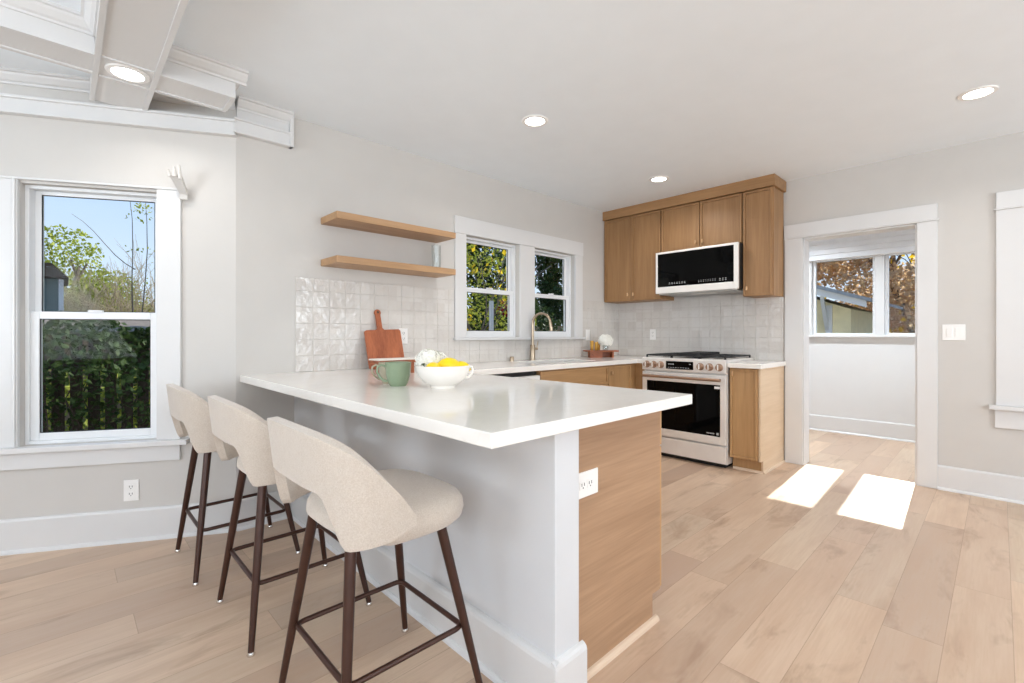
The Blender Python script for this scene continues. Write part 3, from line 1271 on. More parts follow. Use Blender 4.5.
for k in range(5):
    m = MB()
    m.box(RX + .0005, RX + .003, RY0 + .10 + k * .014, RY0 + .109 + k * .014, .291, .301)
    m.build('badge_letter', M_print, do)
m = MB()
m.box(RX + .0005, RX + .003, RY0 + .062, RY0 + .080, .286, .306)
m.build('maker_badge', M_print, do)
m = MB()
m.box(RX, -.632, RY0 + .002, RY1 - .002, .045, .190)
m.build('drawer', M_steel, r, bevel=.003)
m = MB()
m.box(-.60, -.05, RY0 + .03, RY1 - .03, 0, .036)
m.build('base', M_blackp, r)
# burners and grates
for (bx, by, br) in ((-.47, -1.38, .05), (-.20, -1.38, .04), (-.47, -.87, .045), (-.20, -.87, .04), (-.33, -1.125, .055)):
    m = MB()
    m.lathe([(br + .012, .937), (br + .010, .930), (br, .932), (br - .006, .940), (.0001, .941)], (bx, by, 0), 24)
    m.build('burner', M_iron, r, smooth=True)
for gi, (g0, g1) in enumerate(((RY0 + .025, -1.262), (-1.255, -.996), (-.989, RY1 - .025))):
    m = MB()
    x0, x1, zt = -.615, -.045, .966
    for y in (g0, (g0 + g1) / 2, g1):
        m.box(x0, x1, y - .006, y + .006, zt - .012, zt)
    for x in (x0, -.47, -.33, -.19, x1):
        m.box(x - .006, x + .006, g0, g1, zt - .013, zt - .001)
    for x in (x0, x1):
        for y in (g0, g1):
            m.box(x - .007, x + .007, y - .007, y + .007, .9365, zt - .004)
    m.build('grate', M_iron, r, bevel=.002)
m = MB()
m.box(-.55, -.14, -1.24, -1.01, .967, .979)
m.box(-.55, -.14, -1.24, -1.228, .979, .986)
m.box(-.55, -.14, -1.022, -1.01, .979, .986)
m.box(-.56, -.55, -1.24, -1.01, .967, .988)
m.box(-.14, -.13, -1.24, -1.01, .967, .988)
g = m.build('griddle', M_iron, bevel=.003)
tag(g, 'flat black griddle plate on the middle of the range grates', 'griddle')

# ------------------------------------------------------------------ microwave
MY0, MY1 = -1.5125, -.7075
MXF = -.40
r = empty('microwave', (-.2, -1.13, 1.565), 'over-the-range microwave with black glass front in a steel frame', 'microwave')
m = MB()
m.box(MXF + .025, -.004, MY0 + .004, MY1 - .004, 1.572, 1.985)
tag(m.build('body', M_blackp, r, bevel=.003), 'black case')
m = MB()
m.box(MXF, MXF + .024, MY0, MY0 + .04, 1.568, 1.982)
m.box(MXF, MXF + .024, MY1 - .022, MY1, 1.568, 1.982)
m.box(MXF, MXF + .024, MY0 + .04, MY1 - .022, 1.568, 1.632)
m.box(MXF, MXF + .024, MY0 + .04, MY1 - .022, 1.962, 1.982)
fr = m.build('door_frame', M_steel, r, bevel=.002)
m = MB()
m.box(MXF + .002, MXF + .020, MY0 + .038, MY1 - .020, 1.630, 1.964)
tag(m.build('door_glass', M_black, fr), 'black glass')
for k in range(7):
    y = -.85 - k * .026
    m = MB()
    m.box(MXF + .001, MXF + .003, y, y - .015, 1.656, 1.661)
    m.build('keypad_mark', M_print, fr)
    m = MB()
    m.box(MXF + .001, MXF + .003, y - .002, y - .012, 1.668, 1.672)
    m.build('keypad_mark', M_print, fr)
for k in range(8):
    y = -1.15 - k * .022
    for z in (1.655, 1.668):
        m = MB()
        m.box(MXF + .001, MXF + .003, y, y - .007, z, z + .004)
        m.build('keypad_mark', M_print, fr)
for k in range(3):
    y = -1.345 - k * .026
    for z in (1.652, 1.667):
        m = MB()
        m.box(MXF + .001, MXF + .003, y, y - .012, z, z + .006)
        m.build('keypad_mark', M_print, fr)
m = MB()
m.box(MXF + .03, -.02, MY0 + .02, MY1 - .02, 1.556, 1.572)
m.build('vent_plate', M_steel2, r, bevel=.003)
m = MB()
m.box(MXF + .12, MXF + .20, -1.25, -1.02, 1.553, 1.5565)
m.build('task_lamp_lens', plain('frosted_lens', srgb(235, 232, 225), .5), r)

# ------------------------------------------------------------------ floating shelves, tumbler
for z, lb in ((1.888, 'upper of the two floating oak shelves on the wall'), (1.610, 'lower of the two floating oak shelves, with a tumbler on it')):
    m = MB()
    m.box(-3.504, -2.579, -.255, -.001, z, z + .044)
    s = m.build('floating_shelf', M_oakX, bevel=.002)
    tag(s, lb, 'shelf', 'floating oak shelves')
m = MB()
m.lathe([(.030, 0), (.034, .003), (.037, .185), (.0345, .185), (.0315, .012), (.0001, .010)], (-2.672, -.13, 1.6545), 28)
g = m.build('tumbler', M_clear, smooth=True)
tag(g, 'clear straight glass tumbler on the lower floating shelf', 'glass')

# ------------------------------------------------------------------ outlets and switches
def plate(name, M, label, kind='outlet', w=.072, h=.117, group=None):
    """M: x across, y out of the wall (towards the room), z up; origin at the centre"""
    loc = M @ V((0, 0, 0))
    r = empty(name, tuple(loc), label, 'outlet' if kind == 'outlet' else 'light switch', group)

    def lathe_safe(m):
        return m
    m = MB()
    m.box(-w / 2, w / 2, 0, .005, -h / 2, h / 2, M)
    m.build('plate', M_white, r, bevel=.002)
    if kind == 'outlet':
        horiz = w > h
        for s in (-1, 1):
            cx, cz = (s * .020, 0) if horiz else (0, s * .020)
            m = MB()
            m.box(cx - .0165, cx + .0165, .005, .0075, cz - .014, cz + .014, M)
            f = m.build('socket', M_white, r, bevel=.003)
            m = MB()
            m.box(cx - .008, cx - .0055, .0075, .0082, cz - .002, cz + .008, M)
            m.box(cx + .0055, cx + .008, .0075, .0082, cz - .002, cz + .008, M)
            m.box(cx - .002, cx + .002, .0075, .0082, cz - .010, cz - .006, M)
            m.build('slots', M_blackp, f)
    else:
        n = 2 if w > .1 else 1
        for k in range(n):
            cx = (k - (n - 1) / 2) * .046
            m = MB()
            m.box(cx - .016, cx + .016, .005, .009, -.033, .033, M)
            m.build('rocker', M_white, r, bevel=.003)
    return r


def frame(o, xdir, ydir):
    x, y = V(xdir).normalized(), V(ydir).normalized()
    return Matrix(((x.x, y.x, 0, o[0]), (x.y, y.y, 0, o[1]), (x.z, y.z, 1, o[2]), (0, 0, 0, 1)))


pA = V((AX, 0, .283)) + TA * -.522 - NA * .0
plate('wall_outlet', frame(pA, TA, -NA), 'white duplex outlet low on the wall under the bay window')
plate('wall_outlet', frame((-2.888, -.0095, 1.145), (1, 0, 0), (0, -1, 0)), 'white outlet on the tile beside the cutting board')
plate('wall_outlet', frame((0 - .0095, -.458, 1.157), (0, -1, 0), (-1, 0, 0)), 'white outlet on the tile left of the range')
plate('wall_outlet', frame((-3.466, PE, .652), (1, 0, 0), (0, -1, 0)), 'white sideways outlet on the oak end of the peninsula', w=.136, h=.086)
plate('light_switch', frame((-.607, -.0095, 1.152), (1, 0, 0), (0, -1, 0)), 'white single rocker switch on the tile right of the sink windows', 'switch')
plate('light_switch', frame((0, -2.89, 1.172), (0, -1, 0), (-1, 0, 0)), 'white double rocker switch on the wall right of the doorway', 'switch', w=.125)

# curtain-rod bracket on the bay window casing
r = empty('curtain_rod_bracket', tuple(V((AX, 0, 1.96)) - TA * .27), 'small white painted curtain rod bracket at the corner of the bay window', 'bracket')
m = MB()
A2 = A @ Matrix.Translation((.028, 0, -.03))
m.box(-.305, -.265, -.035, -.026, 1.955, 2.02, A2)
m.build('plate', M_wall, r, bevel=.003)
m = MB()
m.prism([(-.305, -.03, 1.985), (-.265, -.03, 1.975), (-.272, -.10, 2.055), (-.330, -.11, 2.07)], (0, .012, .02), A2)
m.tube([A2 @ V((-.325, -.105, 2.06)), A2 @ V((-.332, -.115, 2.098))], [.012, .006], 8)
m.tube([A2 @ V((-.302, -.105, 2.06)), A2 @ V((-.303, -.112, 2.115))], [.013, .006], 8)
m.tube([A2 @ V((-.278, -.10, 2.05)), A2 @ V((-.280, -.108, 2.128))], [.011, .006], 8)
m.build('arm', M_wall, r, bevel=.003)

# ------------------------------------------------------------------ bar stools
def make_stool(cx, cy):
    r = empty('bar_stool', (cx, cy, 0), 'x', 'bar stool', 'oatmeal fabric bar stools at the peninsula')

    def W(p):
        return V((cx + p[0], cy + p[1], p[2]))
    # backrest shell
    bm = bmesh.new()
    NU, NV = 44, 12
    PH = radians(88)
    grid = []
    for i in range(NU + 1):
        u = -1 + 2 * i / NU
        ph = u * PH
        c, s = cos(ph), sin(ph)
        aa, bb = .242, .268
        pw = .52
        x = -aa * (abs(c) ** pw) * (1 if c >= 0 else -1)
        y = bb * (abs(s) ** pw) * (1 if s >= 0 else -1)
        q_ = (x + .215) * 1.24
        ztop = .918 - .03 * s * s * .7 - .035 * math.log(1 + math.exp(q_ / .035))
        k = min(1, max(0, (abs(math.degrees(ph)) - 20) / 26))
        k = k * k * (3 - 2 * k)
        zbot = .752 * (1 - k) + .608 * k
        e = max(0, (abs(u) - .86) / .14)
        zbot += .020 * e ** 2 + .016 * min(1, max(0, (x + .20) / .14))
        ztop -= .012 * e ** 3
        row = []
        for j in range(NV + 1):
            v = j / NV
            z = zbot + (ztop - zbot) * v
            fl = max(0.0, (z - .60))
            row.append(bm.verts.new(W((x * (1 + fl * .42) - .006, y * (1 + fl * .50), z))))
        grid.append(row)
    for i in range(NU):
        for j in range(NV):
            bm.faces.new((grid[i][j], grid[i + 1][j], grid[i + 1][j + 1], grid[i][j + 1]))
    m = MB()
    m.bm.free()
    m.bm = bm
    o = m.build('backrest', M_fabric, r, smooth=True)
    q = o.modifiers.new('solid', 'SOLIDIFY')
    q.thickness = .030
    q.offset = 0
    q.use_even_offset = False
    q = o.modifiers.new('bevel', 'BEVEL')
    q.width = .011
    q.segments = 4
    q.limit_method = 'ANGLE'
    q.angle_limit = radians(50)
    # piping seam along the shell edge
    m = MB()
    edge = [grid_p for grid_p in []]
    # seat cushion
    bm = bmesh.new()
    prof = [(.0, .560), (.72, .560), (.90, .565), (.975, .582), (1.0, .610), (.985, .636), (.94, .652), (.84, .662), (.6, .668), (.0, .670)]
    rings = []
    SEG = 48
    for f, z in prof:
        if f == 0:
            rings.append([bm.verts.new(W((.01, 0, z)))])
            continue
        ring = []
        for k in range(SEG):
            a = 2 * pi * k / SEG
            c, s = cos(a), sin(a)
            hx, hy = (.225 if c > 0 else .212), (.228 - .02 * max(0, -c))
            n = .62
            x = .01 + f * hx * math.copysign(abs(c) ** n, c)
            y = f * hy * math.copysign(abs(s) ** n, s)
            zz = z - (.012 * max(0, (x - .15) / .12) if z > .6 else -.045 * min(1, max(0, (-x - .08) / .12)))
            ring.append(bm.verts.new(W((x, y, zz))))
        rings.append(ring)
    for a, b in zip(rings, rings[1:]):
        if len(a) == 1:
            for k in range(SEG):
                bm.faces.new((a[0], b[(k + 1) % SEG], b[k]))
        elif len(b) == 1:
            for k in range(SEG):
                bm.faces.new((a[k], a[(k + 1) % SEG], b[0]))
        else:
            for k in range(SEG):
                bm.faces.new((a[k], a[(k + 1) % SEG], b[(k + 1) % SEG], b[k]))
    m.bm.free()
    m.bm = bm
    m.build('seat', M_fabric, r, smooth=True)
    # legs
    tops = {}
    for sx in (-1, 1):
        for sy in (-1, 1):
            t = V((.13, sy * .138, .566)) if sx > 0 else V((-.160, sy * .132, .596))
            f = V((sx * .228, sy * .232, .012))
            tops[(sx, sy)] = (t, f)
            m = MB()
            m.tube([W(t), W(t * .5 + f * .5), W(f)], [.0165, .0145, .0105], 14)
            lg = m.build('leg', M_legs, r, smooth=True)
            m = MB()
            m.lathe([(.013, 0), (.014, .004), (.011, .010), (.0095, .016)], W((f.x, f.y, 0)), 16)
            m.build('foot_glide', M_chrome, lg, smooth=True)
    m = MB()
    m.box(cx - .09, cx + .13, cy - .12, cy + .12, .553, .562)
    m.build('seat_frame', M_legs, r)
    m = MB()
    zr = .228
    cs = []
    for sx, sy in ((1, 1), (-1, 1), (-1, -1), (1, -1)):
        t, f = tops[(sx, sy)]
        k = (zr - f.z) / (t.z - f.z)
        p = f.lerp(t, k)
        cs.append(V((p.x - sx * .006, p.y - sy * .006, zr)))
    pts = []
    R = .03
    for i in range(4):
        p = cs[i]
        a = (cs[i - 1] - p).normalized()
        b = (cs[(i + 1) % 4] - p).normalized()
        for k in range(6):
            t = k / 5
            q0, q2 = p + a * R, p + b * R
            pts.append(W((1 - t) ** 2 * q0 + 2 * t * (1 - t) * p + t * t * q2))
    m.ring(pts, .0085)
    m.build('foot_rail', M_legs, r, smooth=True)
    return r


st = make_stool(-4.070, -.325)
st['label'] = 'oatmeal fabric bar stool nearest the bay window wall, farthest from the camera'
s2 = copy_tree(st)
s2.location = (-4.022, -1.025, 0)
s2['label'] = 'oatmeal fabric bar stool in the middle of the row of three'
s3 = copy_tree(st)
s3.location = (-4.003, -1.750, 0)
s3['label'] = 'oatmeal fabric bar stool in the foreground, at the open end of the peninsula'

# ------------------------------------------------------------------ things on the counter
CZ = .914
# cutting board leaning on the tiles
r = empty('cutting_board', (-3.03, -.06, CZ), 'reddish acacia paddle cutting board leaning against the tile', 'cutting board')
tilt = radians(13)
MBd = Matrix.Translation((-3.075, -.127, CZ + .007)) @ Matrix.Rotation(radians(-2), 4, 'Y') @ Matrix.Rotation(-tilt, 4, 'X')
pts = []
for x, z in rrect(-.140, .140, 0, .278, .018, 4)[:]:
    pts.append((x, z))
# insert the neck and rounded handle into the top edge
top = []
hx = -.02
for k in range(13):
    a = radians(-40 + 260 * k / 12)
    top.append((hx + .024 * cos(a), .405 + .024 * sin(a)))
outline = []
done = False
rr = rrect(-.140, .140, 0, .278, .018, 4)
outline += rr[:5]
outline += [(hx + .032, .278), (hx + .019, .290)] + top + [(hx - .019, .290), (hx - .032, .278)]
outline += rr[5:]
m = MB()
m.prism([(x, 0, z) for x, z in outline], (0, .018, 0), MBd)
b = m.build('board', M_board, r, bevel=.003)
m = MB()
m.prism([(x, -.0006, z) for x, z in [(hx + .009 * cos(a), .407 + .009 * sin(a)) for a in [2 * pi * k / 14 for k in range(14)]]], (0, .0192, 0), MBd)
m.build('hanging_hole_shade', M_dark, b)  # dark plug paints the shade of a hole through the board

# wooden riser with folded linen
r = empty('wooden_riser', (-3.20, -.50, CZ), 'small acacia riser behind the mugs', 'riser')
m = MB()
m.box(-3.385, -3.095, -.57, -.43, CZ + .068, CZ + .084)
m.build('top', M_riser, r, bevel=.004)
for x0 in (-3.345, -3.150):
    m = MB()
    m.box(x0, x0 + .022, -.55, -.45, CZ, CZ + .068)
    m.build('leg', M_riser, r, bevel=.002)
m = MB()
m.box(-3.383, -3.097, -.568, -.434, CZ + .0845, CZ + .089)
m.box(-3.381, -3.099, -.566, -.436, CZ + .0892, CZ + .093)
n = m.build('linen_napkin', M_linen, bevel=.002)
tag(n, 'folded white linen lying on the riser behind the mugs', 'napkin')


def mug(x, y, mat, label, ang, s=1.0):
    r = empty('mug', (x, y, CZ), label, 'mug', 'ceramic mugs on the counter')
    m = MB()
    pr = [(.028, 0), (.030, .003), (.036, .012), (.043, .040), (.0465, .078), (.0475, .085), (.0455, .086), (.0435, .078), (.0395, .040), (.030, .012), (.0001, .009)]
    m.lathe([(a * s, b * s) for a, b in pr], (x, y, CZ), 36)
    m.build('cup', mat, r, smooth=True)
    m = MB()
    d = V((cos(ang), sin(ang), 0))
    P = V((x, y, CZ))
    cv = [(.043, .070), (.060, .078), (.074, .070), (.076, .052), (.066, .034), (.052, .022), (.040, .018)]
    m.tube([P + d * (a * s) + V((0, 0, b * s)) for a, b in cv], [.006, .0055, .005, .005, .005, .0055, .006], 12)
    m.build('handle', mat, r, smooth=True)
    return r


mug(-3.592, -1.150, M_green, 'sage green mug at the front of the counter, left of the bowl', radians(165), 1.3)
mug(-3.560, -1.015, M_greenb, 'grey-beige mug half hidden behind the green mug', radians(172), 1.2)

# bowl of lemons
bx, by = -3.478, -1.352
r = empty('serving_bowl', (bx, by, CZ), 'white ceramic handled bowl of lemons on the peninsula', 'bowl')
m = MB()
pr = [(.054, 0), (.056, .004), (.057, .010), (.082, .022), (.110, .050), (.122, .080), (.125, .100), (.123, .102), (.119, .098), (.116, .080), (.104, .052), (.076, .028), (.0001, .020)]
m.lathe(pr, (bx, by, CZ), 48)
m.build('bowl_body', M_bowl, r, smooth=True)
for sgn in (1,):
    m = MB()
    d = V((.72, -.69, 0)) * sgn
    P = V((bx, by, CZ))
    t = V((-d.y, d.x, 0))
    m.tube([P + d * a + V((0, 0, b)) for a, b in ((.118, .094), (.134, .094), (.138, .080), (.132, .060), (.118, .046), (.100, .044))], .0055, 10)
    m.build('bowl_handle', M_bowl, r, smooth=True)


def lemon(x, y, z, ang, til, s=1.0, lab=''):
    m = MB()
    rot = Matrix.Rotation(ang, 4, 'Z') @ Matrix.Rotation(til, 4, 'Y')
    pr = [(.0001, -.048), (.005, -.045), (.009, -.040), (.020, -.031), (.029, -.014), (.031, 0), (.029, .014), (.020, .031), (.009, .039), (.0045, .043), (.0001, .045)]
    m.lathe([(a * s, b * s) for a, b in pr], (0, 0, 0), 24)
    for v in m.bm.verts:
        v.co = (rot @ V((v.co.z, v.co.x, v.co.y))) + V((x, y, z))
    o = m.build('lemon', M_lemon, smooth=True)
    return tag(o, lab, 'lemon', 'lemons in the bowl')


lemon(bx + .022, by - .022, CZ + .096, radians(-35), 0.15, 1.3, 'largest lemon heaped in the middle of the white bowl')
lemon(bx - .056, by - .004, CZ + .082, radians(20), -0.1, 1.15, 'lemon at the left side of the white bowl')
lemon(bx + .070, by - .052, CZ + .090, radians(-40), .25, .95, 'lemon at the right rim of the white bowl')
lemon(bx + .066, by + .048, CZ + .084, radians(70), 0, 1.05, 'lemon at the back of the white bowl')


def flowerhead(name, cx_, cy_, cz_, rad, n, label, cat):
    """round head of small white petals with stem"""
    r = empty(name, (cx_, cy_, cz_ - rad), label, cat)
    m = MB()
    m.blob((cx_, cy_, cz_), rad * .72, (1, 1, .85), 2)
    for k in range(n):
        z = 1 - 2 * (k + .5) / n
        a = k * 2.39996
        q = math.sqrt(1 - z * z)
        d = V((q * cos(a), q * sin(a), z * .85))
        if z < -.6:
            continue
        p = V((cx_, cy_, cz_)) + d * rad * random.uniform(.86, 1.02)
        s = rad * random.uniform(.13, .2)
        u = d.normalized().orthogonal().normalized()
        v = d.normalized().cross(u)
        th = random.uniform(0, pi)
        u2 = u * cos(th) + v * sin(th)
        v2 = -u * sin(th) + v * cos(th)
        for h in range(4):
            aa = h * pi / 2
            e1 = u2 * cos(aa) + v2 * sin(aa)
            e2 = -u2 * sin(aa) + v2 * cos(aa)
            vs = [p, p + e1 * s * .6 + e2 * s * .45 + d * s * .25, p + e1 * s * 1.15 + d * s * .1, p + e1 * s * .6 - e2 * s * .45 + d * s * .25]
            m.bm.faces.new([m.bm.verts.new(q_) for q_ in vs])
    m.build('petals', M_petal, r)
    return r


fh = flowerhead('white_flowers', bx - .030, by + .070, CZ + .122, .062, 190, 'cluster of white hydrangea flowers lying behind the lemons in the bowl', 'flowers')
m = MB()
m.tube([(bx - .06, by + .06, CZ + .09), (bx - .08, by + .03, CZ + .095), (bx - .095, by + .015, CZ + .108)], [.003, .003, .002], 8)
m.blob((bx - .098, by + .012, CZ + .110), .008, (1.6, .5, .5), 1)
m.build('stem', M_stem, fh, smooth=True)
fh2 = flowerhead('white_flowers', bx + .045, by + .105, CZ + .116, .052, 150, 'smaller white flower head behind the largest lemon in the bowl', 'flowers')

# corner riser with amber glasses and flowers
rx, ry = -.63, -.20
r = empty('wooden_riser', (rx, ry, CZ), 'acacia riser board in the counter corner right of the faucet', 'riser')
ang = Matrix.Translation((rx, ry, CZ)) @ Matrix.Rotation(radians(-42), 4, 'Z')
m = MB()
m.prism([(x, y, .062) for x, y in rrect(-.178, .178, -.080, .080, .02)], (0, 0, .014), ang)
m.build('top', M_riser, r, bevel=.003)
m = MB()
m.box(-.125, .002, -.062, .062, 0, .062, ang)
m.box(.108, .125, -.062, .062, 0, .062, ang)
m.box(.0, .11, .04, .060, 0, .062, ang)
m.build('base_block', M_riser, r, bevel=.002)
for k, (dx, dy, h) in enumerate(((-.100, -.030, .100), (-.056, -.032, .086), (-.020, .02, .090))):
    p = ang @ V((dx, dy, .0765))
    m = MB()
    m.lathe([(.016, 0), (.018, .003), (.0185, h), (.0165, h), (.0155, .006), (.0001, .006)], p, 24)
    o = m.build('amber_glass', M_gold, smooth=True)
    tag(o, ('leftmost', 'middle', 'rear')[k] + ' of the three small amber glasses on the corner riser', 'glass', 'amber glasses on the corner riser')
p = ang @ V((.050, .0, .0765))
m = MB()
m.lathe([(.022, 0), (.028, .003), (.034, .030), (.026, .058), (.024, .060), (.022, .056), (.030, .030), (.024, .008), (.0001, .006)], p, 28)
g = m.build('bud_vase', M_clear, smooth=True)
tag(g, 'small clear glass vase on the corner riser, holding white flowers', 'vase')
fh3 = flowerhead('hydrangea', p.x, p.y, p.z + .098, .082, 190, 'round white hydrangea head in the vase at the counter corner', 'flowers')
m = MB()
m.tube([(p.x, p.y, p.z + .010), (p.x + .002, p.y, p.z + .05)], .003, 8)
for k in range(6):
    a = k * 1.1
    m.blob((p.x + .055 * cos(a), p.y + .055 * sin(a), p.z + .05 + .012 * (k % 3)), .011, (1.4, 1, .35), 1)
m.build('stem', M_stem, fh3, smooth=True)

# ------------------------------------------------------------------ outdoors
M_ground = plain('garden_soil', srgb(96, 84, 66), 0.95, var=0.2, vscale=4)
M_bark = plain('grey_bark', srgb(120, 108, 96), 0.9, var=0.2, vscale=20, bump=.5, bscale=30)
M_fence = wood('weathered_fence', srgb(60, 50, 42), srgb(98, 84, 70), 'Z', .9)
M_fence2 = wood('tan_fence', srgb(128, 108, 82), srgb(165, 142, 110), 'Z', .9)
M_ivy = leafmat('ivy_leaf', [(0.3, srgb(40, 56, 28)), (0.5, srgb(70, 92, 44)), (0.7, srgb(112, 130, 72))])
M_yg = leafmat('yellow_green_leaf', [(0.3, srgb(112, 128, 44)), (0.5, srgb(164, 172, 66)), (0.7, srgb(206, 206, 104))])
M_twig = plain('pale_twigs', srgb(178, 160, 132), 0.9, var=.2, vscale=8)
M_dkleaf = leafmat('dark_evergreen_leaf', [(0.3, srgb(34, 48, 26)), (0.5, srgb(58, 78, 38)), (0.72, srgb(104, 118, 62))])
M_yel = leafmat('yellow_maple_leaf', [(0.3, srgb(196, 150, 30)), (0.5, srgb(240, 205, 50)), (0.7, srgb(252, 226, 96))], tr=.4)
M_rust = leafmat('rust_maple_leaf', [(0.3, srgb(190, 170, 150)), (0.5, srgb(214, 182, 146)), (0.7, srgb(236, 212, 160))], tr=.6)
M_red = leafmat('red_flower', [(0.3, srgb(120, 30, 40)), (0.7, srgb(190, 60, 70))])
M_roof = plain('grey_shingle', srgb(150, 152, 156), 0.9, var=.12, vscale=14)
M_roof2 = plain('brown_shingle', srgb(120, 108, 98), 0.9, var=.15, vscale=14)
M_yellow = plain('pale_yellow_stucco', srgb(238, 224, 182), 0.9, var=.05)
M_shed = plain('slate_green_siding', srgb(84, 104, 102), 0.8, var=.06)

m = MB()
m.box(-30, 40, .25, 60, -.5, -.4)
m.box(2.1, 40, -40, .25, -.5, -.4)
g = m.build('ground', M_ground)
g['kind'] = 'structure'


def leaves(bm, pts, size, up=.3):
    for p in pts:
        n = V((random.gauss(0, 1), random.gauss(0, 1), random.gauss(0, 1) + up)).normalized()
        u = n.orthogonal().normalized()
        v = n.cross(u)
        th = random.uniform(0, 2 * pi)
        a, b = u * cos(th) + v * sin(th), -u * sin(th) + v * cos(th)
        s = size * random.uniform(.6, 1.3)
        c = V(p)
        q = [c - a * s * .5, c + b * s * .34 - n * s * .06, c + a * s * .55, c - b * s * .34 - n * s * .06]
        vs = [bm.verts.new(x) for x in q]
        bm.faces.new(vs)


def cloud(n, c, r, shell=.55):
    out = []
    while len(out) < n:
        p = V((random.uniform(-1, 1), random.uniform(-1, 1), random.uniform(-1, 1)))
        if shell < p.length < 1:
            out.append((c[0] + p.x * r[0], c[1] + p.y * r[1], c[2] + p.z * r[2]))
    return out


def branches(m, p, d, length, rad, depth, spread=.5, splits=3):
    q = p + d * length
    mid = (p + q) / 2 + V((random.uniform(-1, 1), random.uniform(-1, 1), random.uniform(-1, 1))) * length * .06
    m.tube([p, mid, q], [rad, rad * .85, rad * .68], 6, caps=False)
    if depth == 0:
        return
    for k in range(splits):
        nd = (d + V((random.uniform(-1, 1), random.uniform(-1, 1), random.uniform(-.5, .9))) * spread).normalized()
        branches(m, q if k else mid, nd, length * random.uniform(.62, .82), rad * .62, depth - 1, spread, splits)


def tree(name, base, h, crown_r, leafsets, label, trunk_r=.08, group=None, depth=3, bark=None):
    """leafsets: list of (part, material, count, leaf size, shell)"""
    r = empty(name, base, label, 'tree', group)
    m = MB()
    b = V(base)
    branches(m, b, V((random.uniform(-.1, .1), random.uniform(-.1, .1), 1)).normalized(), h * .34, trunk_r, depth)
    m.build('trunk', bark or M_bark, r, smooth=True)
    c = (base[0], base[1], base[2] + h - crown_r[2])
    for nm, mt, cnt, sz, sh in leafsets:
        m = MB()
        pts = []
        nb = 22
        for k in range(nb):
            a = cloud(1, c, crown_r, .2)[0]
            rr_ = random.uniform(.22, .42)
            pts += cloud(cnt // nb, a, (crown_r[0] * rr_, crown_r[1] * rr_, crown_r[2] * rr_), sh)
        leaves(m.bm, pts, sz)
        m.build(nm, mt, r)
    return r


# --- outside the bay window: ivy-grown fence, shed, trees
r = empty('picket_fence', (-4.4, 2.6, -.4), 'dark board fence behind the ivy outside the bay window', 'fence')
m = MB()
x = -8.0
while x < -1.6:
    m.box(x, x + .085, 2.60, 2.62, -.4, 1.16)
    x += .118
m.build('pickets', M_fence, r)
m = MB()
m.box(-8.0, -1.6, 2.62, 2.66, .1, .2)
m.box(-8.0, -1.6, 2.62, 2.66, .85, .95)
m.build('rails', M_fence, r)
r = empty('ivy_hedge', (-4.4, 2.4, -.4), 'dense dark green climber covering the fence outside the bay window', 'hedge')
m = MB()
pts = []
for k in range(9000):
    x = random.uniform(-6.6, -2.6)
    z = 1.28 - abs(random.gauss(0, .62)) + .07 * sin(x * 5)
    if z < -.38:
        continue
    d = .34 * (.5 + .5 * sin(x * 3.1 + z * 4)) * random.random() + .02
    pts.append((x, 2.57 - d, z))
leaves(m.bm, pts, .06)
m.build('leaves', M_ivy, r)
m = MB()
for k in range(10):
    x = random.uniform(-5.3, -3.8)
    p = V((x, 2.5, -.4))
    pp = [p]
    for q in range(6):
        p = p + V((random.uniform(-.16, .16), random.uniform(-.04, .02), .25))
        pp.append(p)
    m.tube(pp, .006, 6)
m.build('vines', M_fence, r)
r = tree('leafy_tree', (-4.75, 13.0, -.4), 3.75, (1.9, 1.5, 1.8), [('foliage', M_yg, 26000, .09, .2)],
         'rounded yellow-green tree against the sky outside the bay window', .14)
r = tree('leafy_tree', (-1.2, 14.6, -.4), 3.5, (1.5, 1.4, 1.7), [('foliage', M_yg, 9000, .09, .2)],
         'lower yellow-green tree at the right of the bay window view', .14)


def bare_shrub(name, base, w, h, label, n=64, rad=.013):
    r = empty(name, base, label, 'tree')
    m = MB()
    for k in range(n):
        p = V(base) + V((random.uniform(-w, w) * .6, random.uniform(-.3, .3), 0))
        d = V((random.uniform(-.5, .5), random.uniform(-.3, .3), 1)).normalized()
        branches(m, p, d, h * random.uniform(.28, .42), rad, 3, .75, 3)
    m.build('branches', M_twig, r)
    return r


bs = bare_shrub('bare_shrub', (-3.75, 9.4, -.4), 1.3, 3.2, 'tangle of pale leafless branches outside the bay window')
m = MB()
leaves(m.bm, cloud(700, (-3.75, 9.4, 1.2), (1.0, .5, 1.2), 0), .06)
m.build('leaves', M_yg, bs)
r = empty('sapling', (-3.75, 6.5, -.4), 'thin sapling with sparse leaves rising into the sky outside the bay window', 'tree')
m = MB()
tips = []
for k, (bxx, lean, hh) in enumerate(((-3.88, -.10, 3.9), (-3.80, .03, 3.9), (-3.66, .12, 3.7), (-3.6, .02, 3.6))):
    p0 = V((bxx, 6.5, -.4))
    pp = [p0 + V((lean * t * t * 1.2 + .03 * sin(t * 9 + k), 0, hh * t)) for t in [q / 8 for q in range(9)]]
    m.tube(pp, [.017 * (1 - .8 * q / 8) for q in range(9)], 6)
    tips += pp[5:]
p0 = V((-3.9, 6.5, 2.2))
pp = [p0 + V((-.75 * t, 0, .75 * t - .05 * sin(t * 6))) for t in [q / 6 for q in range(7)]]
m.tube(pp, [.008 * (1 - .7 * q / 6) for q in range(7)], 6)
m.build('stems', M_bark, r)
m = MB()
for t in tips:
    leaves(m.bm, cloud(6, t, (.14, .1, .08), 0), .055)
leaves(m.bm, cloud(50, (-3.82, 6.5, 3.2), (.16, .1, .10), 0), .05)
m.build('leaves', M_yg, r)
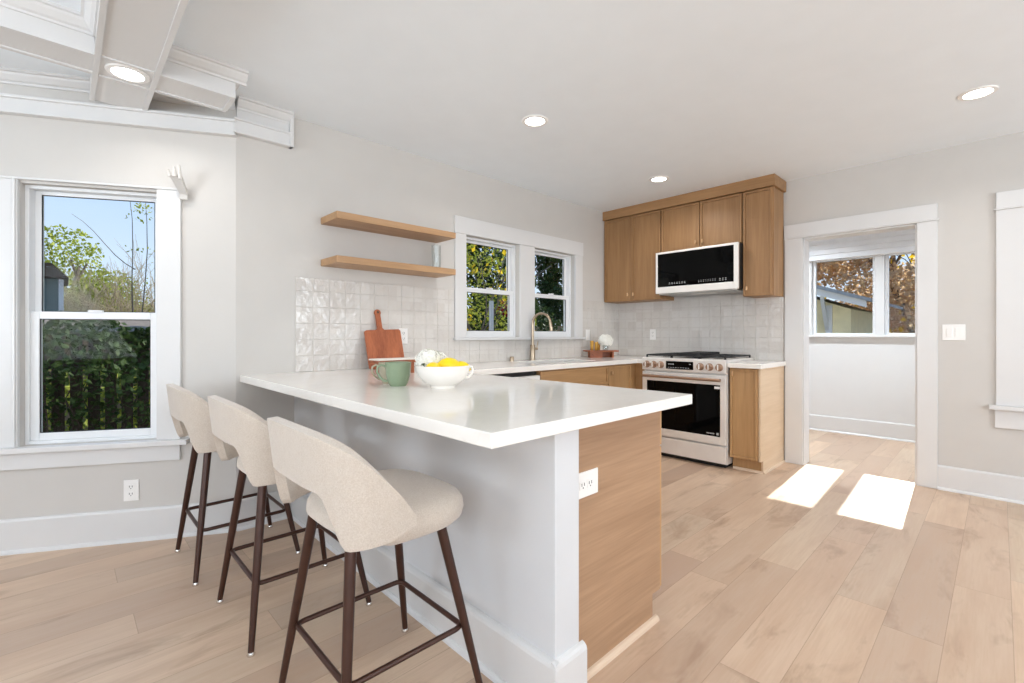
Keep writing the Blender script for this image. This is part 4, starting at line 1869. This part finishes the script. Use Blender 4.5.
# shed at the left of the bay view
r = empty('garden_shed', (-5.65, 7.4, -.4), 'slate green shed with dark roof at the left of the bay window view', 'shed')
m = MB()
m.box(-7.2, -4.74, 6.6, 8.0, -.4, 1.98)
m.build('walls', M_shed, r)
m = MB()
m.prism([(-7.3, 6.45, 2.0), (-4.68, 6.45, 2.0), (-4.86, 6.45, 2.2), (-7.3, 6.45, 2.2)], (0, 1.7, 0))
m.build('roof', M_dark, r)
m = MB()
m.box(-4.79, -4.735, 6.57, 6.6, -.4, 1.98)
m.build('corner_board', M_trim, r)
r = empty('neighbour_roof', (-3.6, 5.6, -.4), 'low grey roof just above the ivy outside the bay window', 'building')
m = MB()
m.box(-6.0, -1.6, 5.25, 6.0, -.4, 1.15)
m.build('walls', M_fence2, r)
hb = empty('low_shrubs', (-4.4, 3.9, -.4), 'sunlit yellow-green shrubs glimpsed between the fence pickets', 'shrub')
m = MB()
leaves(m.bm, cloud(3500, (-4.4, 4.1, .1), (1.6, .5, .8), 0), .08)
m.build('leaves', M_yg, hb)
m = MB()
m.prism([(-6.2, 5.0, 1.15), (-6.2, 6.1, 1.38), (-6.2, 6.1, 1.43), (-6.2, 5.0, 1.20)], (4.8, 0, 0))
m.build('roof', M_roof2, r)

# --- outside the sink windows: evergreen mass, yellow leaves, fence and post
r = empty('board_fence', (1.5, 3.6, -.4), 'tan board fence seen low through the sink windows', 'fence')
m = MB()
x = -1.6
while x < 5.5:
    m.box(x, x + .14, 3.75, 3.77, -.4, 1.35)
    x += .145
m.build('boards', M_fence2, r)
m = MB()
m.box(-.505, -.46, 1.70, 1.745, -.4, 1.62)
o = m.build('garden_post', M_trim)
tag(o, 'slim white garden post seen through the left sink window', 'post')
for k, (bx_, by_, hh, cr_, n_) in enumerate(((2.55, 5.0, 5.2, (.98, .9, 2.5), 9000), (.35, 5.0, 5.0, (.98, .9, 2.4), 9000), (5.1, 5.2, 5.4, (1.05, .9, 2.6), 7000))):
    tree('evergreen_tree', (bx_, by_, -.4), hh, cr_, [('foliage', M_dkleaf, n_ * 2, .12, .1)],
         ('dense dark evergreen tree behind the right sink window', 'dark evergreen tree behind the left sink window',
          'dark evergreen tree farthest to the right outside the sink windows')[k], .1, 'evergreens behind the sink windows')
r = tree('yellow_leaf_tree', (-.2, 2.35, -.4), 4.0, (1.15, .5, 1.6), [('yellow_leaves', M_yel, 300, .085, .0), ('green_leaves', M_yg, 2600, .06, .0)],
         'small tree with bright yellow leaves close outside the left sink window', .035, depth=4)
r = empty('red_flower_bush', (1.1, 3.2, -.4), 'bush with dark red flowers low outside the right sink window', 'bush')
m = MB()
leaves(m.bm, cloud(260, (1.02, 3.1, 1.62), (.16, .12, .14), 0), .07)
m.build('flowers', M_red, r)
m = MB()
leaves(m.bm, cloud(6500, (1.25, 3.25, .7), (1.9, .32, 1.25), .1), .085)
m.build('leaves', M_dkleaf, r)

# --- outside the far-room windows: yellow garage, maple
r = empty('garage', (7.0, .6, -.4), 'pale yellow garage with grey roof outside the far room window', 'building')
GX = 5.6
m = MB()
m.prism([(GX, 3.4, -.4), (GX, -1.25, -.4), (GX, -1.25, 1.62), (GX, .9, 2.45), (GX, 3.4, 1.5)], (3.0, 0, 0))
m.build('walls', M_yellow, r)
m = MB()
m.prism([(GX - .45, 1.0, 2.52), (GX - .45, -1.55, 1.62), (GX - .45, -1.55, 1.74), (GX - .45, 1.0, 2.64)], (.05, 0, 0))
tag(m.build('fascia', M_trim, r), 'white fascia board')
m = MB()
m.prism([(GX - .5, 1.0, 2.64), (GX - .5, -1.62, 1.71), (GX - .5, -1.62, 1.77), (GX - .5, 1.0, 2.72)], (3.8, 0, 0))
m.prism([(GX - .5, 1.0, 2.72), (GX - .5, 3.6, 1.8), (GX - .5, 3.6, 1.74), (GX - .5, 1.0, 2.64)], (3.8, 0, 0))
m.build('roof', M_roof, r)
m = MB()
m.prism([(GX - .03, -.86, 1.2), (GX - .40, -.86, 1.80), (GX - .40, -.86, 1.88), (GX - .03, -.86, 1.34)], (0, -.06, 0))
m.box(GX - .05, GX, -.97, -.87, .6, 1.7)
m.build('eave_brace', M_trim, r)
r = tree('maple_tree', (10.6, -1.6, -.4), 5.2, (1.4, 3.4, 2.2), [('rust_leaves', M_rust, 20000, .12, .1), ('yellow_leaves', M_yel, 330, .2, .0)],
         'autumn maple with rust and yellow leaves outside the far room windows', .13, depth=5)
r = tree('maple_tree', (5.9, -2.7, -.4), 3.3, (.75, .7, 1.1), [('yellow_leaves', M_yel, 170, .15, .0), ('rust_leaves', M_rust, 1500, .06, .0)],
         'nearer maple with clusters of yellow leaves in the right far room window', .11, depth=5)
